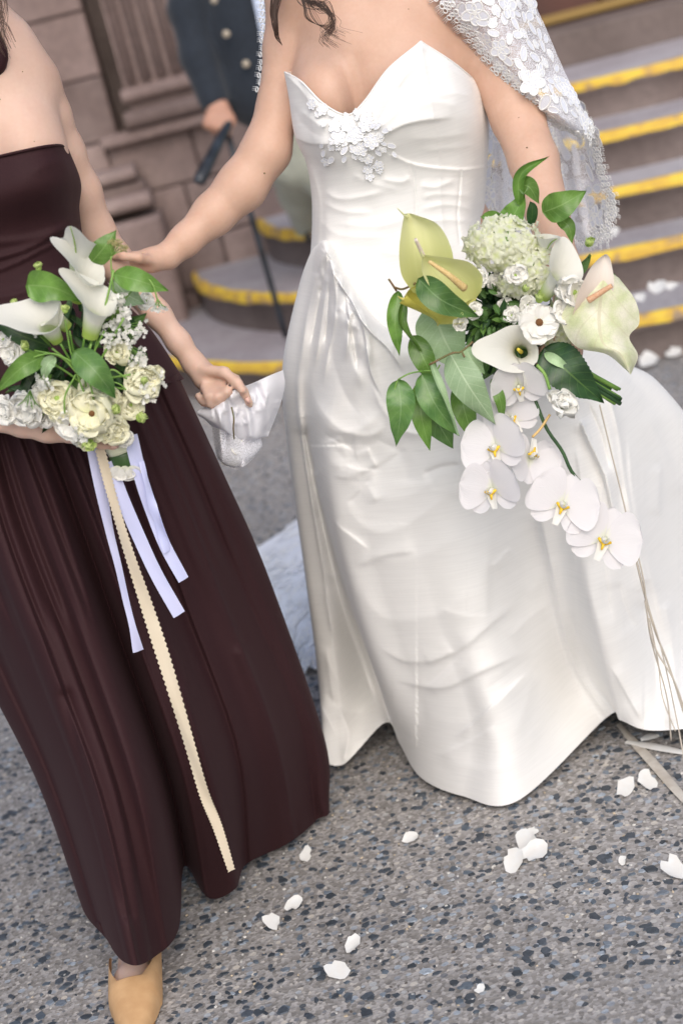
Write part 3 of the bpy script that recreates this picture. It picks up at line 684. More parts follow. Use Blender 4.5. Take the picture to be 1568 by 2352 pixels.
sf = [
 ([(744, 575), (728, 660), (700, 780), (685, 860)], 16, 0.01104, 'o'), ([(752, 590), (765, 660), (745, 750), (720, 850), (712, 930)], 14.8, 0.01242, 'o'),
 ([(762, 600), (800, 660), (835, 720), (850, 800), (840, 870)], 18.5, 0.01518, 'or'), ([(778, 690), (790, 760), (815, 840), (835, 900)], 16, 0.0138), ([(765, 720), (760, 800), (790, 900), (830, 960)], 17.3, -0.00966),
 ([(860, 760), (890, 850), (930, 930)], 22.2, 0.00828, 'o'), ([(700, 900), (740, 960), (770, 990), (830, 985), (890, 930)], 27.1, 0.0138), 
 ([(690, 930), (720, 1010), (790, 1080), (880, 1090)], 32, 0.00828),
 ([(782, 1140), (830, 1205), (890, 1222), (974, 1180), (1060, 1110)], 24.6, 0.00897), ([(760, 1060), (850, 1140), (960, 1130), (1060, 1040)], 27.1, 0.0069),
 ([(900, 1000), (930, 1060), (935, 1120)], 37, -0.00828), ([(807, 1330), (870, 1412), (948, 1424), (1038, 1395), (1110, 1320)], 27.1, 0.00828),
 ([(830, 1270), (900, 1290), (990, 1270), (1070, 1210)], 27.1, 0.00621), ([(860, 1480), (940, 1520), (1040, 1500), (1130, 1430), (1200, 1370)], 22.2, 0.00621, 'r'),
 ([(900, 1560), (1012, 1580), (1108, 1540), (1223, 1490)], 17.3, 0.0069, 'r'), ([(1222, 1535), (1165, 1590), (1100, 1650), (1040, 1700)], 16, 0.00828, 'r'),
 ([(1228, 1540), (1210, 1610), (1180, 1700)], 16, 0.00828), ([(1080, 1520), (1020, 1560), (985, 1600)], 14.8, 0.00552), ([(960, 1640), (1040, 1660), (1120, 1640)], 19.7, 0.00414),
 ([(1130, 1190), (1110, 1330), (1070, 1450)], 32, 0.0069), ([(1195, 1230), (1210, 1360), (1220, 1480), (1260, 1600)], 37, -0.00828), ([(1270, 1580), (1240, 1660), (1200, 1730)], 24.6, 0.00483),
 ([(1330, 970), (1360, 1040), (1395, 1110), (1420, 1250)], 19.7, 0.00828, 'r'), ([(1335, 1300), (1370, 1420), (1400, 1530), (1400, 1600)], 17.3, 0.0069),
 ([(1440, 980), (1455, 1150), (1500, 1350), (1540, 1500)], 22.2, 0.01104, 'r'), ([(1480, 930), (1530, 1050), (1570, 1150)], 27.1, 0.00966), ([(1410, 860), (1460, 900), (1520, 990)], 19.7, 0.00966),
 ([(1478, 1400), (1500, 1500), (1515, 1600), (1520, 1670)], 14.8, -0.0207, 'be'), ([(1530, 1400), (1545, 1500), (1552, 1650)], 12.3, 0.0138, 'be'),
 ([(735, 1480), (775, 1560), (830, 1600)], 16, 0.00966), ([(745, 1590), (790, 1630), (840, 1640)], 11, -0.00828), ([(775, 1620), (800, 1680), (792, 1740)], 11, 0.00966, 'e'),
 ([(1300, 1560), (1340, 1600), (1385, 1640)], 11, 0.00414), ([(1010, 1740), (1120, 1770), (1200, 1740)], 22.2, 0.00414), ([(1310, 880), (1330, 940), (1320, 1000)], 17.3, 0.00828)]
sf += [([(730, 1090), (765, 1230), (805, 1380), (850, 1520), (890, 1650)], 22.1, 0.0322, 'rb'), ([(1240, 1190), (1262, 1290), (1288, 1420), (1325, 1540), (1400, 1650)], 25.5, 0.0299, 'rb'),
 ([(700, 1000), (740, 1200), (790, 1400), (860, 1600)], 13.6, -0.0207, 'b'), ([(742, 578), (724, 640), (704, 730), (690, 830)], 6.8, 0.0161, 'o'), ([(750, 582), (748, 660), (735, 760), (722, 850)], 6.8, 0.01725, 'o'),
 ([(757, 592), (770, 660), (768, 740), (752, 820), (742, 890)], 6.8, 0.0184, 'o'), ([(766, 620), (795, 680), (800, 760), (790, 840)], 7.65, 0.0207, 'o'), ([(778, 650), (812, 700), (836, 760), (850, 850), (880, 920)], 7.65, 0.023, 'or'),
 ([(812, 712), (850, 762), (890, 800), (930, 860)], 7.65, 0.0184, 'or'), ([(758, 640), (752, 720), (745, 800)], 4.25, -0.0161), ([(790, 700), (812, 780), (820, 860)], 5.1, -0.0184), ([(742, 640), (728, 720), (712, 800)], 4.25, -0.0138),
 ([(700, 850), (730, 930), (780, 985), (850, 1000), (900, 960)], 15.3, 0.01035), ([(850, 870), (880, 940), (930, 990), (1000, 1000)], 11.9, 0.0138),
 ([(1330, 960), (1345, 1000), (1385, 1090), (1410, 1200)], 7.65, 0.0161, 'r'), ([(1395, 900), (1420, 1000), (1440, 1150), (1480, 1330)], 10.2, 0.0161, 'b')]
sf = [(f_[0], f_[1], f_[2]*(.5 if len(f_) < 4 and f_[0][0][1] > 990 else .62 if f_[0][0][1] < 900 else 1.), 'c'+(f_[3] if len(f_) > 3 else '')) for f_ in sf]
g6 = random.Random(77)
def creases(n, x0, x1, y0, y1, ang, L, w, amp, mode='c'):
    out = []
    for _ in range(n):
        x, y = g6.uniform(x0, x1), g6.uniform(y0, y1); a = rad(g6.gauss(*ang)); l = g6.uniform(*L); c = g6.uniform(-.35, .35)
        pts = [(x-l*math.cos(a), y-l*math.sin(a)), (x+l*c*math.sin(a)*.4, y-l*c*math.cos(a)*.4), (x+l*math.cos(a), y+l*math.sin(a))]
        out.append((pts, g6.uniform(*w), g6.uniform(*amp)*g6.choice((1, 1, -1)), mode+g6.choice(('', 'r', 'l'))))
    return out
sf += creases(15, 790, 1240, 1050, 1760, (-48, 30), (30, 85), (10, 24), (.002, .005)) + creases(14, 1290, 1560, 950, 1600, (75, 12), (60, 150), (10, 22), (.003, .008)) + creases(10, 690, 860, 1100, 1650, (65, 20), (30, 80), (8, 16), (.002, .005)) + creases(10, 700, 900, 900, 1150, (40, 40), (25, 60), (7, 14), (.002, .005))
for q in range(16):                      # puckers where the skirt is gathered into the seam
    t = q/15; sx, sy = (744+t*110, 575+t*165) if t > .3 else (744+t*60, 575+t*90)
    L_q = g6.uniform(50, 110)
    sf.append(([(sx, sy), (sx+g6.uniform(-8, 6)-8, sy+L_q*.5), (sx+g6.uniform(-14, 20)-10, sy+L_q)], g6.uniform(7, 12), g6.uniform(.004, .008)*g6.choice((1, 1, -1)), 'o'))
bk = [.14, .16, .22, .30, .36, .42, .46, .5]
loft('gown_skirt', sk, 420, 520, SATIN, bride, sf, back=bk)
# an inner petticoat edge and the dark void under the gown stay real: lining just inside the hem
# covered buttons and the lace motifs of the gown are made with the veil, below

# ------------------------------------------------------------------ the bridesmaid
maid = thing('person', 'woman in a long burgundy strapless dress holding the calla lily bouquet at left', 'person', (-.45, 2.5, 0))
b = Body()
b.ell(P(-50, 215, 2.69), (.118, .085, .115), .04); b.ell(P(-5, 420, 2.69), (.095, .075, .2), .04); b.ell(P(70, 760, 2.68), (.11, .075, .14), .05)
b.ell(P(70, 350, 2.64), (.055, .065, .07), .04); b.ell(P(-95, 380, 2.64), (.055, .065, .07), .04)
b.ell(P(-110, 110, 2.71), (.11, .05, .045), .04)
b.cone(*PR(-80, 0, 2.70, 78), *PR(-110, -200, 2.70, 76), .04); b.ell(P(-140, -340, 2.68), (.075, .09, .11), .03)
b.chain([(-60, 150, 2.71, 50), (0, 172, 2.71, 52), (72, 196, 2.71, 56)], .03)
b.chain([(74, 198, 2.71, 60), (106, 265, 2.72, 55), (143, 350, 2.74, 50), (184, 440, 2.76, 47), (218, 530, 2.78, 44), (262, 600, 2.78, 42), (312, 660, 2.77, 35), (362, 722, 2.75, 29), (410, 785, 2.74, 26), (446, 835, 2.73, 25)], .014)
b.chain([(446, 835, 2.73, 25), (475, 868, 2.725, 28), (500, 880, 2.72, 24)], .012)
# fingers of the hand that holds the white pouch
b.chain([(505, 866, 2.71, 13), (540, 872, 2.69, 12), (560, 900, 2.68, 10.5), (574, 928, 2.68, 9)], .004)
b.chain([(500, 885, 2.70, 12), (522, 900, 2.675, 11.5), (505, 918, 2.68, 10.5), (480, 912, 2.70, 9.5)], .004)
b.chain([(485, 893, 2.70, 12), (500, 912, 2.675, 11), (485, 928, 2.68, 10), (465, 918, 2.70, 9)], .004)
b.chain([(470, 890, 2.70, 11), (480, 910, 2.68, 10.5), (468, 924, 2.69, 9.5), (455, 910, 2.70, 8.5)], .004)
b.chain([(470, 850, 2.71, 14), (515, 855, 2.69, 12.5), (545, 880, 2.675, 11), (556, 896, 2.67, 9.5)], .006)
# the arm and hand under the bouquet
b.chain([(-90, 110, 2.70, 60), (-150, 180, 2.70, 62), (-190, 350, 2.66, 52), (-240, 560, 2.58, 50), (-260, 760, 2.52, 48), (-180, 870, 2.46, 44), (-80, 930, 2.43, 38), (0, 957, 2.415, 31), (52, 973, 2.41, 29)], .014)
b.chain([(52, 973, 2.41, 29), (110, 983, 2.405, 31), (160, 990, 2.41, 28)], .012)
b.chain([(160, 1004, 2.40, 15), (195, 1012, 2.38, 13), (232, 1020, 2.372, 11.5), (262, 1024, 2.378, 10)], .004)
for dy, e in ((-12, 1.), (-34, .98), (-54, .9)):
    b.chain([(165, 1000+dy, 2.41, 14), (215, 1008+dy, 2.40, 13), (262*e, 1014+dy, 2.42, 11.5), (280*e, 1020+dy, 2.45, 10)], .004)
b.chain([(110, 960, 2.40, 17), (160, 945, 2.375, 14), (210, 960, 2.365, 12)], .006)
# the foot in the shoe and the shins under the skirt
b.chain([(318, 2130, 2.54, 28), (320, 2215, 2.47, 42), (316, 2262, 2.40, 50), (313, 2310, 2.34, 46)], .02)
b.cone(P(95, 900, 2.66), .085, P(318, 2120, 2.55), .025, .02); b.cone(P(95, 900, 2.74), .075, G(560, 1800, .12), .03, .02)
maid_body = b.build('body', .0042, SKIN_M, maid)
for x, y, r in ((57, 165, .0008), (5, 230, .0009), (80, 324, .0007)): mole(x, y, maid_body, r, maid)
ob('fingernail', mkmesh('fingernail', *tube_vf([P(256, 1022, 2.361), P(262, 1024, 2.3612), P(270, 1026, 2.368)], [.0035, .0042, .003], 10), NAIL), maid)
ob('fingernail', mkmesh('fingernail', *tube_vf([P(566, 914, 2.670), P(573, 926, 2.672)], [.0035, .003], 8), NAIL), maid)
mb_rows = rows_px([
 [(-215, 415, 2.74), (-165, 395, 2.60), (-95, 378, 2.545), (-20, 363, 2.545), (50, 347, 2.54), (105, 336, 2.555), (140, 334, 2.60), (156, 345, 2.70)],
 [(-212, 500, 2.74), (-160, 480, 2.59), (-90, 465, 2.53), (-15, 450, 2.53), (60, 432, 2.525), (125, 418, 2.545), (165, 412, 2.60), (184, 420, 2.72)],
 [(-190, 580, 2.74), (-145, 570, 2.62), (-85, 556, 2.57), (-10, 540, 2.565), (60, 522, 2.565), (125, 505, 2.58), (165, 494, 2.63), (181, 486, 2.73)],
 [(-165, 680, 2.73), (-125, 680, 2.63), (-70, 668, 2.58), (0, 652, 2.57), (70, 632, 2.57), (135, 612, 2.59), (180, 596, 2.64), (200, 580, 2.73)],
 [(-170, 790, 2.72), (-125, 800, 2.60), (-60, 790, 2.55), (20, 770, 2.54), (100, 745, 2.54), (175, 715, 2.56), (232, 690, 2.61), (262, 668, 2.71)],
 [(-190, 900, 2.71), (-130, 920, 2.57), (-50, 910, 2.51), (50, 880, 2.50), (150, 850, 2.50), (235, 820, 2.53), (300, 785, 2.59), (345, 755, 2.69)],
 [(-205, 1000, 2.71), (-130, 1020, 2.55), (-40, 1005, 2.485), (70, 975, 2.47), (190, 945, 2.475), (290, 915, 2.50), (370, 885, 2.56), (420, 868, 2.67)]])
mf = [([(-60, 612), (60, 575), (140, 532), (195, 500)], 9, .007, 'rb'), ([(-60, 640), (30, 610), (110, 570), (190, 540)], 8, .005, 'rb'), ([(-40, 560), (70, 548), (185, 510)], 10, .004), ([(-60, 690), (60, 668), (160, 610)], 10, .004),
      ([(60, 400), (130, 372), (180, 398)], 14, .003), ([(-30, 352), (50, 356), (120, 342)], 4, -.001, 'b')]
loft('dress_bodice', mb_rows, 150, 220, CREPE, maid, mf, back=[.09, .1, .1, .1, .12, .14, .16])
tube('neckline_hem', cr(np.array(mb_rows[0]), 60)+V(0, -.002, 0), .0022, CREPE, maid, ns=6)
ks = rows_px([
 [(-190, 990, 2.72), (-130, 1000, 2.60), (-70, 990, 2.53), (-10, 980, 2.51), (40, 965, 2.50), (85, 955, 2.515), (130, 945, 2.50), (190, 930, 2.51), (240, 915, 2.525), (300, 900, 2.535), (360, 875, 2.57), (405, 855, 2.66)],
 [(-150, 1230, 2.70), (-90, 1225, 2.57), (-20, 1210, 2.50), (50, 1190, 2.485), (120, 1180, 2.48), (165, 1165, 2.54), (212, 1160, 2.49), (270, 1140, 2.50), (325, 1130, 2.53), (390, 1110, 2.55), (455, 1090, 2.60), (507, 1075, 2.71)],
 [(-60, 1480, 2.68), (10, 1490, 2.52), (85, 1500, 2.43), (160, 1480, 2.42), (228, 1470, 2.43), (265, 1450, 2.57), (312, 1440, 2.47), (370, 1420, 2.49), (425, 1400, 2.55), (495, 1380, 2.58), (560, 1350, 2.66), (614, 1318, 2.79)],
 [(88, 1760, 2.64), (142, 1810, 2.47), (210, 1840, 2.36), (282, 1830, 2.34), (348, 1820, 2.37), (382, 1780, 2.62), (425, 1780, 2.46), (490, 1750, 2.48), (540, 1720, 2.56), (612, 1690, 2.61), (685, 1640, 2.71), (742, 1690, 2.84)]])
ks.append(hemrow([(185, 2005, .10), (250, 2165, .09), (300, 2216, .10), (355, 2198, .08), (410, 2135, .05), (424, 1990, .03), (478, 2062, .02), (540, 2042, .02), (566, 1985, .02), (660, 1938, .015), (725, 1885, .015), (749, 1830, .015)]))
kf = []
g4 = random.Random(21)
ka = np.array(ks)
for q in range(52):
    u = (.03+.94*q/33 if q < 34 else .05+.9*(q-34)/17)+g4.uniform(-.012, .012)
    Wq = crw(12, 1001)[int(u*1000)]
    line = np.einsum('j,ijk->ik', Wq, ka)
    x, y, _ = proj(line); pl = list(zip(x, y))
    if q < 34: kf.append((pl[:3], g4.uniform(8, 13), g4.uniform(.003, .008)*(1 if q % 2 else -1), 'o'))
    else: kf.append((pl, g4.uniform(22, 38), g4.uniform(.009, .020)*(1 if q % 2 else -1), 'b'+g4.choice(('', 'r', 'l'))))
kf += [([(420, 1600), (500, 1850), (540, 2030)], 16, .012, 'be'),
       ([(560, 1500), (640, 1700), (690, 1900)], 18, .012, 'be'), ([(150, 1600), (215, 1850), (290, 2100)], 16, -.012, 'b')]
loft('dress_skirt', ks, 380, 520, CREPE, maid, kf, back=[.16, .3, .42, .55, .75])
tube('neck_strap', px_path([(-50, 20, 2.62), (-12, 90, 2.62), (0, 140, 2.615), (-34, 200, 2.62), (-80, 350, 2.60)]), .012, CREPE, maid, ns=8, n=16)
# pump: last with pointed toe, topline open
def pump():
    # centre line from heel (under the skirt) to toe: picture places on the road
    secs = [((322, 2120), 2.62, 30, .075), ((318, 2190), 2.53, 40, .075), ((316, 2240), 2.45, 55, .062), ((315, 2285), 2.37, 61, .050), ((314, 2320), 2.315, 55, .040), ((312, 2350), 2.27, 42, .032), ((308, 2385), 2.21, 24, .022), ((305, 2405), 2.185, 8, .016)]
    rows = []
    for k, ((x, y), Y, w, h) in enumerate(secs):
        c = G(x, y, 0); c = V(c[0], Y, .004+(.03 if k < 2 else .012 if k == 2 else 0))
        c = P(x, y, Y); base = max(.004, c[2]-h)
        r = w*((c-CP)@FW)/FPX; opening = k <= 3
        row = []
        for t in np.linspace(0, math.pi, 13):
            s = math.sin(t); xx = -math.cos(t)*r
            top_ = h*(s**.6)
            if opening: top_ = min(top_, h*(.80 if k < 3 else .88))
            row.append(V(c[0]+xx, c[1]+0.0, base+top_))
        rows.append(row)
    return rows
def pump_mesh():
    prof = [(2.63, .026, .050, .078), (2.56, .030, .040, .070), (2.47, .036, .020, .060), (2.40, .040, .008, .056), (2.35, .0405, .004, .052), (2.325, .037, .003, .044), (2.295, .030, .003, .036), (2.268, .020, .003, .029), (2.245, .011, .003, .023), (2.232, .004, .003, .018)]
    ax0 = P(313, 2290, 2.36)[0]
    rows = []
    for Y, w, zb, zt in prof:
        row = []
        cx = ax0+(2.36-Y)*.03
        lim = 1.0 if Y < 2.345 else (.0 if Y > 2.355 else .5)
        for t in np.linspace(0, 1, 25):
            a = math.pi*t
            if Y > 2.36: # open top: sides only, curling in at the topline
                s = (t-.5)*2; a = math.pi*(.5+.5*s)
                e = .62
                h_ = min(math.sin(a)**.55, e+.04)
                xx = -math.cos(a)*w if h_ < e+.04 or abs(s) > .6 else -math.cos(math.pi*(.5+.5*math.copysign(.62, s)))*w*.98
                row.append(V(cx+xx, Y, zb+(zt-zb)*h_))
            else: row.append(V(cx-math.cos(a)*w, Y, zb+(zt-zb)*math.sin(a)**.6))
        rows.append(row)
    return rows
shoe_rows = pump_mesh()
toe = [r for r in shoe_rows if r[0][1] < 2.36]
# vamp: closed front part whose rear edge is the curved topline
vr = []
for r in [shoe_rows[4]]+shoe_rows[5:]: vr.append(r)
edge = []
for j, p in enumerate(shoe_rows[4]):
    s = abs(j/24*2-1); edge.append(p+V(0, -.012+.13*s**1.7, -.004+.024*s**1.7))
shoe = loft('shoe', [edge]+vr, 60, 60, SHOE, maid)
tag(shoe, 'tan suede pump with a rounded point toe')
quarter = []
for f_ in np.linspace(0, 1, 6):
    quarter.append([V(shoe_rows[4][j][0]*(1-f_)+ (shoe_rows[0][j][0])*f_, 2.36+.26*f_, (.004+.05*f_)+(.05+.0*f_)*0) if False else None for j in range(1)])
for sgn in ():
    rows = []
    for f_ in np.linspace(0, 1, 8):
        w = .0415*(1-f_)+.026*f_; cx = shoe_rows[4][12][0]
        rows.append([V(cx+sgn*w*(1-.1*k), 2.42+.20*f_, .010+.05*f_+k*.030) for k in (0, .5, 1, 1.3)])
    loft('shoe_side', rows, 20, 8, SHOE, maid)
ob('shoe_sole', mkmesh('shoe_sole', *box_vf(shoe_rows[4][12][0]-.030, shoe_rows[4][12][0]+.030, 2.23, 2.40, .0005, .004), TWIG, smooth=False), maid)
# ------------------------------------------------------------------ the man behind
man = thing('person', 'man in an open navy blazer and pale trousers leaning on a cane', 'person', (.15, 6.4, .15))
b = Body()
MY = 6.42
b.cone(P(590, -330, MY), .07, P(560, -480, MY), .065, .03); b.ell(P(545, -560, MY), (.08, .1, .12), .02)
b.build('head', .008, SKIN_G, man); b = Body()
b.ell(P(503, 268, 6.30), (.046, .036, .044), .02)
for q in range(4): b.chain([(485+q*14, 262+q*3, 6.275, 13), (478+q*13, 285+q*4, 6.26, 12), (492+q*10, 300+q*2, 6.28, 10)], .008)
b.chain([(512, 250, 6.30, 16), (530, 280, 6.27, 13)], .01); b.chain([(495, 215, 6.34, 24), (500, 250, 6.32, 24)], .02)
b.build('hand', .007, SKIN_G, man)
b = Body(); b.chain([(900, 60, 6.40, 26), (925, 130, 6.40, 30)], .02); b.build('hand', .007, SKIN_G, man)
b = Body()
b.ell(P(590, -150, MY), (.21, .12, .22), .08); b.ell(P(612, 60, MY), (.205, .12, .24), .08); b.ell(P(640, 190, MY), (.215, .125, .17), .06)
b.chain([(455, -300, MY, 48), (440, -150, 6.44, 48), (430, 20, 6.42, 43), (455, 130, 6.38, 40), (490, 225, 6.34, 36)], .03)
b.chain([(560, -320, MY, 60), (460, -290, MY, 55)], .05); b.chain([(620, -330, MY, 60), (760, -330, MY, 55)], .05)
b.chain([(790, -280, MY, 50), (830, -100, 6.44, 48), (880, 40, 6.40, 40)], .03)
b.ell(P(620, 305, MY), (.40, .4, .035), .01, sub=True)
jk = b.build('blazer', .008, NAVY, man)
for x, y in ((492, 0), (520, 78), (565, 147)):
    ob('button', mkmesh('button', *tube_vf([P(x, y, 6.285), P(x, y, 6.27)], [.0135, .0125], 14), BUTTON), jk)
loft('shirt', rows_px([[(560, -150, 6.29), (590, -150, 6.28), (640, -150, 6.28)], [(574, -40, 6.285), (596, -40, 6.275), (640, -40, 6.275)], [(590, 40, 6.285), (604, 40, 6.275), (650, 40, 6.275)], [(604, 110, 6.285), (615, 110, 6.275), (655, 110, 6.275)]]), 20, 12, SHIRT, man)
b = Body()
b.chain([(672, 250, 6.42, 95), (686, 345, 6.50, 84), (700, 435, 6.78, 62), (716, 520, 6.95, 40)], .03)
b.chain([(672, 250, 6.44, 95), (780, 400, 6.46, 75), (830, 600, 6.46, 50)], .03)
b.build('trousers', .009, KHAKI, man)
b = Body(); b.chain([(722, 535, 6.97, 20), (716, 543, 6.86, 18)], .02); b.chain([(835, 620, 6.45, 24), (845, 690, 6.35, 22)], .02); b.build('shoes', .008, BLACKSH, man)
cane = thing('walking_cane', 'black walking cane with a long angled handle under the man\'s hand', 'cane', G(657, 775, .15))
tube('cane_shaft', px_path([(521, 300, 6.28), (657, 775, 6.28)]), .011, CANE, cane, 10, n=6)
tube('cane_handle', px_path([(528, 280, 6.26), (516, 300, 6.24), (488, 355, 6.16), (462, 408, 6.10), (456, 422, 6.09)]), [.012, .018, .021, .024, .018], CANE, cane, 12, n=24)
# ------------------------------------------------------------------ hair
def strand(mb, pts, r=.0006):
    pa = cr(px_path(pts), 22); mb.tube(pa, np.linspace(r, r*.35, 22), 4)
mb = MB(); g5 = random.Random(4)
for q in range(46):
    o = g5.gauss(0, 1); o2 = g5.gauss(0, 1); L = g5.uniform(.75, 1.15)
    strand(mb, [(690+o*10, -60, 2.72), (706+o*12, 0, 2.715), (733+o*12, 12*L+o2*6, 2.71), (758+o*6, 34*L+o*5, 2.708), (762+o*5+o2*6, 60*L, 2.708), (748+o2*10, 78*L+o*5, 2.71), (770+o2*18, 94*L+o*5, 2.715)], g5.uniform(.0003, .0006))
for q in range(14):
    o = g5.gauss(0, 1)
    strand(mb, [(680+o*10, -60, 2.72), (705+o*8, 10, 2.71), (715+o*12, 40, 2.708), (738+o*8, 62+o*5, 2.71), (772+o*3, 70+o*12, 2.715)], .0004)
for q in range(40):
    o = g5.gauss(0, 1); o2 = g5.gauss(0, 1)
    strand(mb, [(645+o*7, -70, 2.80), (636+o*6, -10, 2.80), (630+o*4+o2*2, 30, 2.80), (633+o*3, 60+o2*10, 2.80), (640+o2*4, 84+o2*10, 2.805)], .0009)
hb = tag(mb.build('hair', HAIR, bride), kind='stuff')
hb2 = Body(); hb2.ell(P(800, -600, 2.93), (.095, .11, .13), .03); hb2.chain([(720, -450, 2.84, 60), (690, -200, 2.80, 40), (690, -70, 2.76, 22)], .03); hb2.build('hair_mass', .006, HAIR, bride)
mb = MB()
for q in range(34):
    o = g5.gauss(0, 1); o2 = g5.gauss(0, 1)
    strand(mb, [(-60+o*10, -120, 2.56), (-25+o*12, -40, 2.55), (2+o*7, 20+o2*8, 2.55), (0+o2*9, 70+o*10, 2.55), (14+o2*10, 105+o*12, 2.555)], .0006)
tag(mb.build('hair', HAIRB, maid), kind='stuff')
hb2 = Body(); hb2.ell(P(-120, -380, 2.72), (.09, .11, .12), .03); hb2.chain([(-100, -250, 2.6, 50), (-70, -90, 2.57, 30)], .03); hb2.build('hair_mass', .006, HAIRB, maid)
# ------------------------------------------------------------------ petals, leaves and flowers
def basis(n, up=None, pos=(0, 0, 0), s=1.):
    n = nrm(n); up = V(*(up if up is not None else UC)); x = nrm(np.cross(up, n)); y = np.cross(n, x)
    m = Matrix.Identity(4)
    for i in range(3): m[i][0], m[i][1], m[i][2], m[i][3] = x[i]*s, y[i]*s, n[i]*s, pos[i]
    return m
def petal_me(name, mat, w=.5, cup=.25, curl=.2, ruf=.06, nf=3, notch=0., seed=0, nr=9, nc=9, base=.12, pt=0.):
    """a petal of length 1 along +Y from the origin, its face to +Z"""
    g = random.Random(seed); ph = g.uniform(0, 6)
    v, uv = [], []
    for i in range(nr):
        t = i/(nr-1)
        for j in range(nc):
            u = j/(nc-1)*2-1
            prof = (base+(1-base)*math.sin(math.pi*min(1, t**.8*.62+.0)))*1.
            ww = w*prof*(1 if t < .55 else math.sqrt(max(0, 1-((t-.55)/.45)**2))*.999+.001)
            if pt: ww *= (1-pt*max(0, t-.5)*2)
            y = t-notch*.1*(1-abs(u))*t**6
            e = t**2
            z = cup*(abs(u)**2)*w*.9*min(1, t*2)+curl*t*t*(-1)+ruf*e*math.sin(nf*u*math.pi+ph)+ruf*.6*e*math.sin(7.3*u+ph*2)
            x = u*ww*(1+ruf*.4*math.sin(5*u+ph))
            v.append((x, y+ruf*.5*e*math.sin(6*u+ph), z)); uv.append((u*.5+.5, t))
    return mkmesh(name, v, gridfaces(nr, nc), mat, uv=uv)
def blade(name, mid, w, mat, parent, cup=.15, wav=.06, nw=3, lobe=0., curl=0., ser=0., n=26, nc=13, twist=0., pw=1., face_=None, sharp=1.2, tipx=0.):
    """a leaf or spathe whose midrib follows the given places; w = half width in picture pixels"""
    pm = cr(px_path(mid), n); v, uv = [], []
    t_ = np.gradient(pm, axis=0); t_ /= np.linalg.norm(t_, axis=1)[:, None]
    zc = (pm[n//2]-CP)@FW; W_ = w*zc/FPX
    ph = rnd.uniform(0, 6); fdir = nrm(face_) if face_ is not None else None
    for i in range(n):
        t = i/(n-1)
        f = fdir if fdir is not None else nrm(CP-pm[i])
        sd_ = nrm(np.cross(t_[i], f)); nn = nrm(np.cross(sd_, t_[i]))*(1)
        if nn@(CP-pm[i]) < 0: nn = -nn
        a = twist*t; sd2 = sd_*math.cos(a)+nn*math.sin(a); nn2 = nn*math.cos(a)-sd_*math.sin(a)
        prof = math.sin(math.pi*t**(.75*pw))**.8*(1-.25*t) if not lobe else math.sin(math.pi*min(1, (.22+.78*t)**.9))**.62
        if not lobe and t > .75: prof *= 1-.35*((t-.75)/.25)**sharp
        if tipx and t > .5: prof *= 1-tipx*((t-.5)/.5)**1.2
        for j in range(nc):
            u = j/(nc-1)*2-1
            ww = W_*prof
            se = ser*ww*(abs(u) > .95)*((i % 2)-.5)
            p = pm[i]+sd2*(u*ww+np.sign(u)*se)+nn2*(-cup*W_*(1-u*u)+cup*W_*.5+wav*W_*abs(u)**1.5*math.sin(nw*2*math.pi*t+ph+(0 if u > 0 else 1.7)))
            if lobe: p = p-t_[i]*lobe*W_*(abs(u)**2.2)*(1-t)**2.2
            if curl: p = p-nn2*curl*W_*(t**3)
            v.append(p); uv.append((u*.5+.5, t))
    return ob(name, mkmesh(name, v, gridfaces(n, nc), mat, uv=uv), parent)
